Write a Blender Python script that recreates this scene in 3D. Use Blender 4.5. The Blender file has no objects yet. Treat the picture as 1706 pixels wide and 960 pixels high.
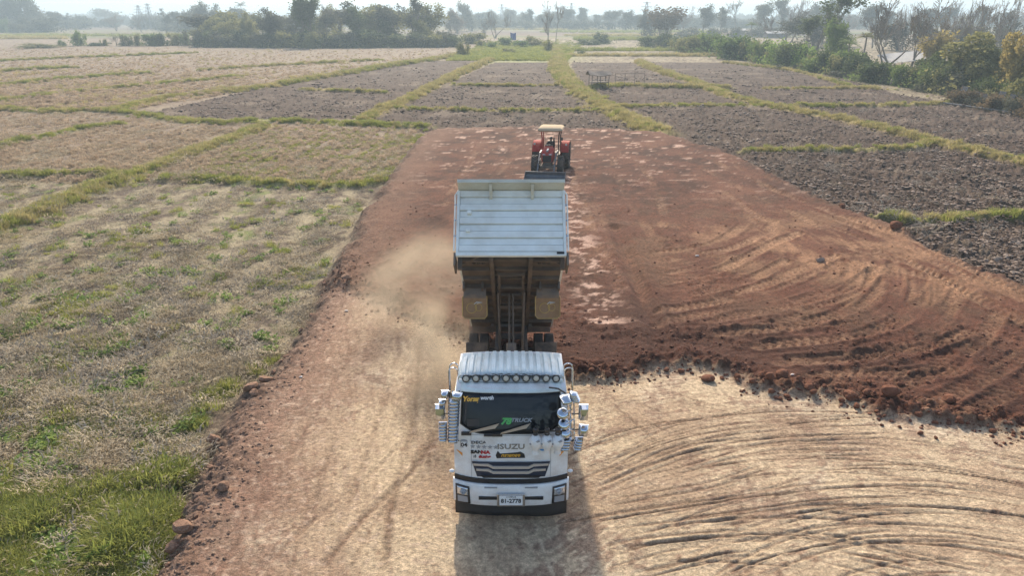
import bpy, bmesh, math, random
import numpy as np
from mathutils import Vector, Matrix
R = math.radians
rnd = random.Random(7)
rng = np.random.default_rng(11)
scn = bpy.context.scene
col = scn.collection

# ------------------------------------------------------------------ camera, sky, sun, exposure
CAM_H, PITCH, FPX = 9.85, R(21.0), 1183.0
cam = bpy.data.cameras.new('camera')
cam.sensor_width = 36.0
cam.lens = 36.0 * FPX / 1706.0
cam.clip_start = 0.1
cam.clip_end = 12000
camo = bpy.data.objects.new('camera', cam)
camo.location = (0, 0, CAM_H)
camo.rotation_euler = (math.pi / 2 - PITCH, 0, 0)
col.objects.link(camo)
scn.camera = camo

SUN_EL, SUN_AZ = R(34), R(-4)          # azimuth measured from +Y towards +X
world = bpy.data.worlds.new('World')
scn.world = world
world.use_nodes = True
wn = world.node_tree
sky = wn.nodes.new('ShaderNodeTexSky')
sky.sky_type = 'NISHITA'
sky.sun_disc = False
sky.sun_elevation = SUN_EL
sky.sun_rotation = SUN_AZ
sky.air_density = 1.0
sky.dust_density = 3.0
sky.ozone_density = 1.0
wn.links.new(sky.outputs[0], wn.nodes['Background'].inputs[0])
wn.nodes['Background'].inputs[1].default_value = 0.15
sun = bpy.data.lights.new('sun', 'SUN')
sun.energy = 3.5
sun.angle = R(1.2)
sun.color = (1.0, 0.88, 0.71)
suno = bpy.data.objects.new('sun', sun)
sd = Vector((math.sin(SUN_AZ) * math.cos(SUN_EL), math.cos(SUN_AZ) * math.cos(SUN_EL), math.sin(SUN_EL)))
suno.rotation_euler = sd.to_track_quat('Z', 'Y').to_euler()
suno.location = (0, 40, 60)
col.objects.link(suno)
scn.view_settings.view_transform = 'Standard'
scn.view_settings.look = 'None'
scn.view_settings.gamma = 1.0
scn.view_settings.exposure = 0.76
scn.view_settings.use_curve_mapping = False
scn.render.engine = 'CYCLES'
scn.cycles.use_denoising = True
scn.cycles.denoiser = 'OPENIMAGEDENOISE'
scn.cycles.denoising_input_passes = 'RGB_ALBEDO_NORMAL'
scn.cycles.denoising_prefilter = 'ACCURATE'
scn.cycles.max_bounces = 6
scn.cycles.diffuse_bounces = 3
scn.cycles.transparent_max_bounces = 8
scn.cycles.volume_bounces = 0
scn.cycles.use_light_tree = False
scn.cycles.use_adaptive_sampling = True
scn.cycles.adaptive_threshold = 0.02
scn.cycles.adaptive_min_samples = 12

# ------------------------------------------------------------------ helpers
CP, SP = math.cos(PITCH), math.sin(PITCH)
def at(px, py, z=0.0):
    """Point of the horizontal plane at height z under an image position of the survey photograph."""
    a, b = (px - 853.0) / FPX, (480.0 - py) / FPX
    dy, dz = CP + b * SP, -SP + b * CP
    t = (z - CAM_H) / dz
    return Vector((a * t, dy * t, z))
def depth(p): return p[1] * CP + (CAM_H - p[2]) * SP
def lin(r, g, b):
    f = lambda c: ((c / 255 + 0.055) / 1.055) ** 2.4 if c > 10 else c / 255 / 12.92
    return (f(r), f(g), f(b))
def tag(o, label=None, cat=None, group=None, kind=None):
    if label: o['label'] = label
    if cat: o['category'] = cat
    if group: o['group'] = group
    if kind: o['kind'] = kind
    return o
def link(o, parent=None):
    col.objects.link(o)
    if parent: o.parent = parent
    return o
def empty(name, loc=(0, 0, 0), rz=0.0, parent=None):
    o = bpy.data.objects.new(name, None)
    o.empty_display_size = 0.3
    o.location = loc
    o.rotation_euler = (0, 0, rz)
    return link(o, parent)

# materials
MATS = {}
def mat(name, color=(0.5, 0.5, 0.5), rough=0.6, metal=0.0, noise=0.0, nscale=8.0, bump=0.0, bscale=40.0, coat=0.0, dirt=None, dirt_amt=0.0, dscale=2.0, spec=0.5, island=0.0, trans=0.0, emit=0.0):
    m = bpy.data.materials.new(name)
    m.use_nodes = True
    nt = m.node_tree
    N, L = nt.nodes, nt.links
    b = N['Principled BSDF']
    b.inputs['Roughness'].default_value = rough
    b.inputs['Metallic'].default_value = metal
    b.inputs['Coat Weight'].default_value = coat
    b.inputs['Specular IOR Level'].default_value = spec
    cur = None
    rgb = N.new('ShaderNodeRGB'); rgb.outputs[0].default_value = (*color, 1)
    cur = rgb.outputs[0]
    tc = N.new('ShaderNodeTexCoord')
    def scale_by(cur, fac, lo, hi):
        mr = N.new('ShaderNodeMapRange')
        mr.inputs['To Min'].default_value = lo; mr.inputs['To Max'].default_value = hi
        L.new(fac, mr.inputs['Value'])
        vm = N.new('ShaderNodeVectorMath'); vm.operation = 'SCALE'
        L.new(cur, vm.inputs[0]); L.new(mr.outputs[0], vm.inputs['Scale'])
        return vm.outputs[0]
    if noise:
        t = N.new('ShaderNodeTexNoise'); t.inputs['Scale'].default_value = nscale; t.inputs['Detail'].default_value = 6
        L.new(tc.outputs['Object'], t.inputs['Vector'])
        cur = scale_by(cur, t.outputs[0], 1 - noise, 1 + noise)
    if island:
        g = N.new('ShaderNodeNewGeometry')
        cur = scale_by(cur, g.outputs['Random Per Island'], 1 - island, 1 + island)
    if dirt:
        t = N.new('ShaderNodeTexNoise'); t.inputs['Scale'].default_value = dscale; t.inputs['Detail'].default_value = 8; t.inputs['Roughness'].default_value = 0.65
        L.new(tc.outputs['Object'], t.inputs['Vector'])
        rp = N.new('ShaderNodeMapRange'); rp.inputs['From Min'].default_value = 0.42; rp.inputs['From Max'].default_value = 0.7
        rp.inputs['To Max'].default_value = dirt_amt; rp.inputs['To Min'].default_value = dirt_amt * 0.15
        L.new(t.outputs[0], rp.inputs['Value'])
        mx = N.new('ShaderNodeMix'); mx.data_type = 'RGBA'
        L.new(rp.outputs[0], mx.inputs[0]); L.new(cur, mx.inputs[6]); mx.inputs[7].default_value = (*dirt, 1)
        cur = mx.outputs[2]
    L.new(cur, b.inputs['Base Color'])
    if bump:
        t = N.new('ShaderNodeTexNoise'); t.inputs['Scale'].default_value = bscale; t.inputs['Detail'].default_value = 5
        L.new(tc.outputs['Object'], t.inputs['Vector'])
        bp = N.new('ShaderNodeBump'); bp.inputs['Strength'].default_value = bump; bp.inputs['Distance'].default_value = 0.05
        L.new(t.outputs[0], bp.inputs['Height']); L.new(bp.outputs[0], b.inputs['Normal'])
    if trans:
        tr = N.new('ShaderNodeBsdfTranslucent'); L.new(cur, tr.inputs['Color'])
        ms = N.new('ShaderNodeMixShader'); ms.inputs[0].default_value = trans
        L.new(b.outputs[0], ms.inputs[1]); L.new(tr.outputs[0], ms.inputs[2])
        L.new(ms.outputs[0], N['Material Output'].inputs['Surface'])
    if emit:
        b.inputs['Emission Color'].default_value = (*color, 1); b.inputs['Emission Strength'].default_value = emit
    MATS[name] = m
    return m

class MB:
    """Collects shapes; build() links them as one mesh object."""
    def __init__(s): s.v, s.f = [], []
    def add(s, vs, fs):
        n = len(s.v); s.v += [tuple(q) for q in vs]; s.f += [tuple(i + n for i in q) for q in fs]
        return s
    def box(s, x0, x1, y0, y1, z0, z1, M=None):
        vs = [Vector(q) for q in ((x0, y0, z0), (x1, y0, z0), (x1, y1, z0), (x0, y1, z0), (x0, y0, z1), (x1, y0, z1), (x1, y1, z1), (x0, y1, z1))]
        if M: vs = [M @ q for q in vs]
        return s.add(vs, [(0, 3, 2, 1), (4, 5, 6, 7), (0, 1, 5, 4), (1, 2, 6, 5), (2, 3, 7, 6), (3, 0, 4, 7)])
    def bar(s, a, b, w, h):
        a, b = Vector(a), Vector(b); d = (b - a); L = d.length
        q = d.to_track_quat('Y', 'Z').to_matrix().to_4x4(); q.translation = a
        return s.box(-w / 2, w / 2, 0, L, -h / 2, h / 2, q)
    def prism(s, pts, x0, x1, axis='x'):
        n = len(pts)
        def P(a, b, c): return {'x': (c, a, b), 'y': (a, c, b), 'z': (a, b, c)}[axis]
        vs = [P(a, b, x0) for a, b in pts] + [P(a, b, x1) for a, b in pts]
        fs = [tuple(range(n)), tuple(range(2 * n - 1, n - 1, -1))] + [(i, i + n, (i + 1) % n + n, (i + 1) % n) for i in range(n)]
        return s.add(vs, fs)
    def tube(s, path, r, n=8, caps=True):
        path = [Vector(p) for p in path]
        rr = r if isinstance(r, (list, tuple)) else [r] * len(path)
        rings = []
        up = None
        for i, p in enumerate(path):
            d = (path[min(i + 1, len(path) - 1)] - path[max(i - 1, 0)]).normalized()
            if up is None:
                up = d.orthogonal().normalized()
            up = (up - d * up.dot(d))
            up = up.normalized() if up.length > 1e-6 else d.orthogonal().normalized()
            sd_ = d.cross(up)
            rings.append([p + (up * math.cos(2 * math.pi * k / n) + sd_ * math.sin(2 * math.pi * k / n)) * rr[i] for k in range(n)])
        vs = [q for g in rings for q in g]
        fs = [(i * n + k, i * n + (k + 1) % n, (i + 1) * n + (k + 1) % n, (i + 1) * n + k) for i in range(len(path) - 1) for k in range(n)]
        if caps:
            fs += [tuple(range(n - 1, -1, -1)), tuple((len(path) - 1) * n + k for k in range(n))]
        return s.add(vs, fs)
    def lathe(s, prof, M=None, n=24, caps=False):
        """prof: (radius, height) pairs about local Z"""
        vs = []
        for r, h in prof:
            for k in range(n):
                a = 2 * math.pi * k / n
                q = Vector((r * math.cos(a), r * math.sin(a), h))
                vs.append(M @ q if M else q)
        fs = [(i * n + k, i * n + (k + 1) % n, (i + 1) * n + (k + 1) % n, (i + 1) * n + k) for i in range(len(prof) - 1) for k in range(n)]
        if caps:
            fs += [tuple(range(n - 1, -1, -1)), tuple((len(prof) - 1) * n + k for k in range(n))]
        return s.add(vs, fs)
    def ell(s, c, r, M=None, nu=14, nv=8):
        vs, fs = [], []
        for j in range(nv + 1):
            b = -math.pi / 2 + math.pi * j / nv
            for k in range(nu):
                a = 2 * math.pi * k / nu
                q = Vector((r[0] * math.cos(b) * math.cos(a), r[1] * math.cos(b) * math.sin(a), r[2] * math.sin(b)))
                q = (M @ q) if M else q
                vs.append(q + Vector(c))
        fs = [(j * nu + k, j * nu + (k + 1) % nu, (j + 1) * nu + (k + 1) % nu, (j + 1) * nu + k) for j in range(nv) for k in range(nu)]
        return s.add(vs, fs)
    def grid(s, P, nu, nv, flip=False):
        vs = [P(i / nu, j / nv) for j in range(nv + 1) for i in range(nu + 1)]
        fs = []
        for j in range(nv):
            for i in range(nu):
                a = j * (nu + 1) + i
                q = (a, a + 1, a + nu + 2, a + nu + 1)
                fs.append(q[::-1] if flip else q)
        return s.add(vs, fs)
    def build(s, name, m, parent=None, smooth=False, bevel=0.0, solid=0.0, angle=35):
        me = bpy.data.meshes.new(name)
        me.from_pydata(s.v, [], s.f)
        bm = bmesh.new(); bm.from_mesh(me); bmesh.ops.recalc_face_normals(bm, faces=bm.faces); bm.to_mesh(me); bm.free()
        me.materials.append(MATS[m] if isinstance(m, str) else m)
        if smooth:
            me.polygons.foreach_set('use_smooth', [True] * len(me.polygons))
            me.set_sharp_from_angle(angle=R(angle))
        o = bpy.data.objects.new(name, me)
        link(o, parent)
        if solid:
            d = o.modifiers.new('solid', 'SOLIDIFY'); d.thickness = solid; d.offset = -1
        if bevel:
            d = o.modifiers.new('bevel', 'BEVEL'); d.width = bevel; d.segments = 2; d.limit_method = 'ANGLE'; d.angle_limit = R(40)
            me.polygons.foreach_set('use_smooth', [True] * len(me.polygons))
            d.harden_normals = True
        return o
def copy_part(o, parent, loc=None, rot=None, scale=None):
    c = o.copy(); col.objects.link(c); c.parent = parent
    if loc is not None: c.location = loc
    if rot is not None: c.rotation_euler = rot
    if scale is not None: c.scale = scale
    return c
def copy_tree(o, parent=None):
    c = o.copy(); col.objects.link(c); c.parent = parent
    for ch in [q for q in bpy.data.objects if q.parent == o]:
        copy_tree(ch, c)
    return c

# vectorised noise
_pr = np.random.default_rng(5)
PERM = np.tile(_pr.permutation(256), 2).astype(np.int32)
_ga = _pr.uniform(0, 2 * np.pi, 256); GRX, GRY = np.cos(_ga).astype(np.float32), np.sin(_ga).astype(np.float32)
RND = _pr.random(256).astype(np.float32)
def hsh(ix, iy, seed):
    return RND[PERM[PERM[(ix + seed * 31) & 255] + ((iy + seed * 57) & 255)]]
def perlin(x, y, seed=0):
    x = np.asarray(x, np.float32); y = np.asarray(y, np.float32)
    fx0, fy0 = np.floor(x), np.floor(y)
    ix, iy = fx0.astype(np.int32) + seed * 31, fy0.astype(np.int32) + seed * 57
    fx, fy = x - fx0, y - fy0
    u, v = fx * fx * fx * (fx * (fx * 6 - 15) + 10), fy * fy * fy * (fy * (fy * 6 - 15) + 10)
    p0, p1 = PERM[ix & 255], PERM[(ix + 1) & 255]; y0, y1 = iy & 255, (iy + 1) & 255
    def g(p, yy, dx, dy):
        h = PERM[p + yy]
        return GRX[h] * (fx - dx) + GRY[h] * (fy - dy)
    a, b, c, d = g(p0, y0, 0, 0), g(p1, y0, 1, 0), g(p0, y1, 0, 1), g(p1, y1, 1, 1)
    a = a + (b - a) * u; c = c + (d - c) * u
    return 1.4 * (a + (c - a) * v)
def fbm(x, y, sc, octv=4, seed=0, rough=0.5):
    t, a, n = 0, 1.0, 0
    for k in range(octv):
        t = t + a * perlin(x / sc * 2 ** k, y / sc * 2 ** k, seed + 17 * k); n += a; a *= rough
    return t / n
def clods(x, y, sc, seed=0, keep=1.0):
    """rounded lumps: height 0..1 (times lump radius)"""
    X, Y = np.asarray(x / sc, np.float32), np.asarray(y / sc, np.float32)
    ix, iy = np.floor(X).astype(np.int32), np.floor(Y).astype(np.int32)
    best = np.zeros_like(X)
    for dx in (-1, 0, 1):
        for dy in (-1, 0, 1):
            cx, cy = ix + dx, iy + dy
            px, py = cx + hsh(cx, cy, seed), cy + hsh(cx, cy, seed + 1)
            r = 0.22 + 0.42 * hsh(cx, cy, seed + 2)
            r = np.where(hsh(cx, cy, seed + 3) < keep, r, 1e-3)
            d2 = ((X - px) ** 2 + (Y - py) ** 2) / (r * r)
            best = np.maximum(best, np.sqrt(np.clip(1 - d2, 0, 1)) * r)
    return best
def sstep(a, b, x):
    t = np.clip((x - a) / (b - a), 0, 1)
    return t * t * (3 - 2 * t)
def catmull(P, n=8):
    P = [np.array(p[:2], float) for p in P]
    Q = [2 * P[0] - P[1]] + P + [2 * P[-1] - P[-2]]
    out = []
    for i in range(1, len(Q) - 2):
        for k in range(n):
            t = k / n
            a, b, c, d = Q[i - 1], Q[i], Q[i + 1], Q[i + 2]
            out.append(0.5 * ((2 * b) + (c - a) * t + (2 * a - 5 * b + 4 * c - d) * t * t + (3 * b - a - 3 * c + d) * t ** 3))
    out.append(P[-1])
    return np.array(out)
def dist_line(x, y, P, maxd):
    """distance, signed side offset and arc length to polyline P for the points within maxd of its bounds"""
    sel = np.where((x > P[:, 0].min() - maxd) & (x < P[:, 0].max() + maxd) & (y > P[:, 1].min() - maxd) & (y < P[:, 1].max() + maxd))[0]
    X, Y = x[sel], y[sel]
    best = np.full(len(sel), 1e9); side = np.zeros(len(sel)); arc = np.zeros(len(sel)); s0 = 0.0
    for a, b in zip(P[:-1], P[1:]):
        d = b - a; L2 = d @ d
        if L2 < 1e-9: continue
        t = np.clip(((X - a[0]) * d[0] + (Y - a[1]) * d[1]) / L2, 0, 1)
        dx, dy = X - a[0] - t * d[0], Y - a[1] - t * d[1]
        q = np.hypot(dx, dy)
        m = q < best
        best[m] = q[m]; L = math.sqrt(L2)
        side[m] = ((d[0] * dy - d[1] * dx) / L)[m]
        arc[m] = (s0 + t * L)[m]
        s0 += L
    return sel, best, side, arc
def inside(x, y, P):
    r = np.zeros(x.shape, bool)
    n = len(P)
    for i in range(n):
        (x0, y0), (x1, y1) = P[i][:2], P[(i + 1) % n][:2]
        if y0 == y1: continue
        c = ((y0 > y) != (y1 > y)) & (x < (x1 - x0) * (y - y0) / (y1 - y0) + x0)
        r ^= c
    return r
# ------------------------------------------------------------------ the ground: surveyed outlines
FZ = -0.5                                                  # level of the fields; the earth pad is at 0
def line(pts, z=FZ): return [tuple(at(px, py, z)) for px, py in pts]
PAD = line([(200, 1130), (255, 985), (300, 880), (352, 800), (398, 700), (445, 640), (505, 560), (545, 490), (592, 400), (642, 310), (690, 245), (722, 216),
            (850, 212), (1000, 215), (1100, 222), (1200, 250), (1300, 300), (1400, 348), (1480, 377), (1560, 420), (1640, 452), (1706, 478), (1850, 540), (2060, 640), (2500, 1130)], 0)
RED_EDGE = line([(480, 470), (560, 480), (600, 492), (650, 518), (700, 538), (770, 562), (850, 600), (935, 634), (1010, 633), (1052, 630), (1088, 620), (1155, 617), (1227, 632), (1281, 657),
                 (1344, 665), (1416, 674), (1465, 694), (1524, 699), (1613, 717), (1706, 727), (1850, 745), (2060, 775), (2500, 800)], 0)
RED_POLY = [p[:2] for p in RED_EDGE] + [(200, 40), (200, 120), (-200, 120), (-60, 30)]
PLOUGH = [line([(235, 192), (420, 151), (560, 128), (700, 101), (818, 101), (765, 126), (685, 166), (605, 198), (430, 200)]),
          line([(610, 204), (690, 166), (822, 104), (924, 104), (938, 130), (964, 152), (1012, 182), (1075, 222), (715, 222)]),
          line([(952, 104), (1330, 104), (1400, 130), (1500, 158), (1640, 180), (1760, 198), (2100, 250), (2300, 420), (2300, 700), (1900, 620), (1700, 500), (1560, 460), (1300, 330), (1080, 232), (1010, 178), (960, 148)])]
# banks between the fields: pixel line, half width, how yellow the grass is, what it looks like
BUNDS = [
    ([(-150, 178), (0, 183), (100, 188), (180, 186), (330, 205), (450, 203), (600, 209), (712, 215)], .75, .35, 'long grassy bank running level across the left fields behind the stubble'),
    ([(180, 186), (300, 161), (420, 149), (560, 126), (660, 109), (745, 96), (800, 84)], .95, .6, 'yellowed grass bank rising between the pale stubble and the left ploughed plot'),
    ([(602, 202), (640, 184), (682, 166), (762, 125), (818, 100)], .85, 1., 'straw-yellow bank slanting up between two ploughed plots left of the tractor'),
    ([(1098, 224), (1062, 207), (1012, 181), (962, 151), (938, 126), (930, 103), (927, 78)], 1.4, .7, 'broad grassy path bending away behind the tractor canopy'),
    ([(1062, 103), (1100, 120), (1160, 140), (1212, 161), (1272, 176), (1332, 188), (1420, 206), (1540, 236), (1620, 256), (1706, 275), (1900, 318)], .85, .9, 'long yellow bank slanting down across the right ploughed fields'),
    ([(1018, 181), (1150, 178), (1280, 178), (1400, 179), (1520, 177), (1612, 172)], .5, .45, 'thin level bank across the ploughed land right of the grassy path'),
    ([(1238, 256), (1330, 254), (1420, 254), (1512, 251), (1552, 240)], .42, .4, 'short green bank from the pad edge to the long yellow bank'),
    ([(1462, 371), (1530, 374), (1600, 370), (1706, 368), (1900, 372)], .45, .3, 'lowest green bank at the right edge beside the dark clods'),
    ([(640, 181), (690, 184), (860, 187), (1000, 187)], .45, .5, 'thin weedy bank just beyond the far end of the red pad'),
    ([(500, 151), (560, 153), (645, 156)], .4, .6, 'short weedy line inside the left ploughed plot'),
    ([(752, 143), (830, 144), (930, 144)], .4, .6, 'faint weedy line crossing the middle ploughed plot'),
    ([(972, 150), (1030, 144), (1085, 146), (1160, 147), (1215, 148)], .8, .5, 'weedy bank in front of the field hut'),
    ([(-60, 264), (25, 239), (90, 226), (150, 214), (208, 207)], .5, .15, 'narrow bright green bank slanting through the far left stubble'),
    ([(-120, 432), (0, 386), (60, 356), (150, 321), (230, 291), (300, 266), (370, 238), (442, 211)], .85, .55, 'wide yellow-green bank slanting across the left side from edge to middle'),
    ([(270, 300), (330, 300), (400, 305), (520, 312), (610, 310), (645, 298)], .5, .25, 'tufted green bank running up to the left edge of the red pad'),
    ([(-120, 300), (0, 296), (90, 294), (170, 292), (215, 297)], .55, .3, 'tufted green bank at the left edge between two stubble strips'),
    ([(-100, 148), (0, 142), (80, 135), (160, 128), (252, 122)], .6, .3, 'dark weedy line across the far left stubble, third from the hedge'),
    ([(-100, 180), (0, 170), (130, 153), (240, 143), (330, 135), (402, 128)], .6, .35, 'weedy line of dark tufts above the long left bank'),
    ([(-100, 127), (0, 120), (70, 115), (132, 113)], .5, .3, 'short weedy line at the far left edge'),
    ([(-100, 108), (0, 102), (110, 97), (212, 93), (330, 88)], .6, .3, 'weedy line nearest the left hedge'),
    ([(330, 118), (450, 110), (560, 104), (640, 100)], .5, .6, 'pale weedy line in the stubble left of the first ploughed plot'),
    ([(1200, 104), (1320, 119), (1420, 146), (1500, 150)], .3, .8, 'thin dry grass line in the far right ploughed plot'),
    ([(1275, 149), (1380, 149), (1465, 147)], .4, .8, 'faint dry line in the right ploughed plot under the hedge'),
]
# tyre ruts in the pale ground (thin dark lines) and lugged tractor tracks in the red soil
RUTS = [
    ([(985, 792), (1060, 747), (1150, 719), (1230, 706), (1310, 695), (1405, 691)], .08), ([(985, 817), (1080, 776), (1200, 741), (1330, 728), (1485, 722)], .10),
    ([(1000, 846), (1100, 828), (1190, 812), (1262, 788), (1300, 774)], .09), ([(955, 866), (1100, 842), (1250, 820), (1400, 804), (1555, 803), (1700, 822)], .10),
    ([(985, 917), (1080, 896), (1250, 885), (1400, 895), (1500, 916), (1655, 950)], .10), ([(1040, 960), (1190, 925), (1260, 918)], .09),
    ([(1100, 912), (1250, 901), (1330, 906)], .12), ([(1310, 766), (1400, 760), (1480, 758)], .07), ([(985, 806), (1070, 768), (1160, 742), (1220, 735)], .12),
    ([(1190, 755), (1290, 738), (1420, 733), (1500, 728)], .08), ([(1010, 770), (1090, 740), (1180, 715)], .07), ([(1160, 875), (1260, 858), (1275, 850)], .1),
    ([(1060, 682), (1110, 705), (1140, 722)], .08), ([(1120, 660), (1180, 680), (1240, 690)], .07), ([(1260, 712), (1400, 702), (1470, 704)], .06), ([(1385, 845), (1480, 852), (1560, 862)], .08),
    ([(1370, 915), (1480, 935), (1560, 955)], .1), ([(1640, 775), (1706, 783), (1800, 790)], .1), ([(1400, 868), (1425, 885)], .1),
    ([(640, 530), (592, 640), (542, 780), (478, 970)], .22), ([(606, 560), (520, 700), (400, 900), (330, 1000)], .2), ([(700, 560), (690, 700), (655, 830), (640, 970)], .22),
    ([(748, 688), (690, 780), (600, 870), (520, 970)], .16), ([(748, 640), (650, 760), (520, 870), (400, 980)], .12), ([(735, 730), (640, 850), (570, 970)], .14), ([(672, 548), (650, 640), (610, 760), (560, 900)], .2),
    ([(1000, 665), (1040, 690), (1120, 760)], .09), ([(960, 700), (1010, 690), (1050, 660)], .12),
    ([(1020, 800), (1100, 762), (1210, 722), (1330, 710), (1440, 710)], .07), ([(1040, 870), (1180, 842), (1290, 812), (1360, 790)], .08), ([(1000, 885), (1130, 868), (1300, 850), (1470, 842)], .08),
    ([(1090, 935), (1230, 938), (1360, 950)], .09), ([(1450, 770), (1560, 778), (1680, 800)], .08), ([(1180, 700), (1260, 680), (1330, 676)], .06), ([(1500, 880), (1600, 890), (1720, 910)], .08),
]
LUGS = [
    ([(1021, 262), (1030, 296), (1048, 332), (1084, 390), (1098, 410)], .30), ([(1057, 258), (1084, 301), (1102, 346), (1103, 376)], .28), ([(950, 285), (980, 368), (1007, 431), (1032, 480)], .32),
    ([(972, 300), (1010, 380), (1050, 450), (1095, 530)], .3), ([(1102, 518), (1210, 498), (1300, 462), (1368, 435)], .3), ([(1182, 532), (1281, 516), (1367, 489), (1416, 462), (1434, 433)], .32),
    ([(1209, 553), (1322, 543), (1411, 516), (1452, 480), (1457, 443)], .32), ([(1263, 576), (1389, 563), (1479, 543), (1524, 507), (1529, 470)], .32), ([(1299, 603), (1434, 593), (1524, 575), (1580, 550)], .32),
    ([(1344, 630), (1479, 615), (1578, 606), (1615, 577)], .3), ([(1182, 264), (1254, 301), (1380, 350), (1524, 400), (1620, 450), (1720, 503)], .34), ([(1357, 352), (1456, 389), (1569, 442), (1706, 509), (1800, 560)], .34),
    ([(1456, 440), (1569, 471), (1658, 521), (1720, 560)], .34), ([(1180, 300), (1260, 360), (1290, 372), (1230, 410), (1120, 432)], .28), ([(1110, 470), (1200, 450), (1290, 405), (1330, 390)], .28),
    ([(1160, 490), (1240, 470), (1310, 435)], .28), ([(1600, 700), (1680, 650), (1760, 600)], .32), ([(1540, 680), (1640, 630), (1720, 580)], .32), ([(700, 415), (650, 440), (600, 462)], .24), ([(740, 400), (690, 450), (650, 480)], .26),
    ([(1130, 255), (1210, 300), (1330, 360), (1420, 410)], .3), ([(1080, 240), (1150, 262), (1200, 290)], .3), ([(860, 240), (845, 270), (820, 300)], .3), ([(800, 240), (770, 290), (740, 340)], .28),
    ([(1420, 600), (1540, 560), (1590, 500), (1600, 470)], .3), ([(1490, 650), (1600, 600), (1650, 545), (1660, 520)], .3),
]

# near ground grid: rows even in the view so that every clod gets a few vertices
ypx = np.concatenate([np.arange(1150, 150, -1.65), np.arange(150, 61, -0.9)])
rows_d = np.array([at(853, y, 0)[1] for y in ypx])
rows_z = rows_d * CP + CAM_H * SP
us = np.linspace(-0.93, 0.93, 860)
GX = (rows_z[:, None] * us[None, :]).ravel()
GY = np.repeat(rows_d, len(us))
nr, nc = len(rows_d), len(us)

sel, d, side, arc = dist_line(GX, GY, np.array([p[:2] for p in PAD]), 400)
wob = 0.55 * fbm(GX, GY, 2.2, 4, 3) + 0.25 * fbm(GX, GY, 7, 2, 5)
inpad = np.where(inside(GX, GY, PAD), d, -d) + wob * (0.8 + 0.012 * GY)
selr, dr, _, _ = dist_line(GX, GY, np.array([p[:2] for p in RED_EDGE]), 400)
inred = np.where(inside(GX, GY, RED_POLY), dr, -dr) + 0.6 * fbm(GX, GY, 1.6, 4, 8) + 0.2 * fbm(GX, GY, .4, 2, 9)
padm = sstep(-0.75, 0.35, inpad)                            # shoulder of the pad
redm = sstep(-0.25, 0.45, inred)
plough = np.zeros(GX.shape, bool)
wx, wy = GX + 0.5 * fbm(GX, GY, 3, 2, 21), GY + 0.5 * fbm(GX, GY, 3, 2, 22)
for P in PLOUGH: plough |= inside(wx, wy, P)
fall = np.clip(1.4 - GY / 160, .35, 1)                       # relief shrinks where the grid cannot carry it
n_l, n_m, n_s, n_x = fbm(GX, GY, 9, 4, 31), fbm(GX, GY, 2.0, 5, 32), fbm(GX, GY, 0.55, 4, 33), fbm(GX, GY, .16, 3, 34)

bund = np.zeros(GX.shape); bundy = np.zeros(GX.shape)
BL = []
for pts, hw, yel, lab in BUNDS:
    P = catmull(line(pts), 6)
    BL.append((P, hw, yel, lab))
    s_, d_, _, _ = dist_line(GX, GY, P, hw * 2.5)
    k = np.exp(-(d_ / (hw * (1 + .35 * n_m[s_]))) ** 2)
    bundy[s_] = np.where(k > bund[s_], yel, bundy[s_])
    bund[s_] = np.maximum(bund[s_], k)
bund *= 1 - sstep(-0.9, 0, inpad)

xr = random.Random(77)
def jitter(pts, dx, dy, amp, cut):
    q = [(x + dx + xr.uniform(-amp, amp), y + dy * (y / 480.0) + xr.uniform(-amp, amp) * .4) for x, y in pts]
    return q if len(q) < 4 or xr.random() > cut else q[xr.randint(0, 1):len(q) - xr.randint(0, 1)]
for pts, hw in list(LUGS)[4:14]:
    for k in range(2): LUGS.append((jitter(pts, xr.uniform(-45, 45), xr.uniform(-26, 26), 9, .6), hw * xr.uniform(.75, 1.05)))
for pts, hw in list(RUTS)[:18]:
    q_ = xr.choice((-1, 1)); RUTS.append(([(x + 3 * q_, y + 9 * q_ * y / 800.0) for x, y in pts], hw * .8))
    for k in range(2): RUTS.append((jitter(pts, xr.uniform(-70, 70), xr.uniform(-22, 22), 8, .7), hw * xr.uniform(.6, 1.0)))
lug_h = np.zeros(GX.shape); lug_m = np.zeros(GX.shape)
for pts, hw in LUGS:
    P = catmull(line(pts, .15), 8)
    s_, d_, sd_, ar = dist_line(GX, GY, P, hw * 2.2)
    d_ = d_ + .07 * n_s[s_]; wgt = xr.uniform(.45, 1.0)
    inn = 1 - sstep(hw * .7, hw * 1.1, d_)
    br = wgt * sstep(-.45, .35, perlin(ar * .35, sd_ * 1.2 + hw * 137, 61) + .5 * n_m[s_])
    lu = np.where(np.sin(2 * np.pi * (ar / .33 + .15 * n_s[s_] + np.abs(sd_) / (hw * 2.0) + (sd_ > 0) * .5)) > 0, 1, 0)
    hh = inn * (lu * .045 - .06) * br + np.exp(-((d_ - hw * 1.25) / (hw * .28)) ** 2) * .045 * br
    lug_h[s_] += hh; lug_m[s_] = np.maximum(lug_m[s_], inn * br * (.35 + .65 * lu))
f_x = fbm(GX, GY, .45, 3, 131)
rut_h = np.zeros(GX.shape); rut_m = np.zeros(GX.shape)
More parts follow.
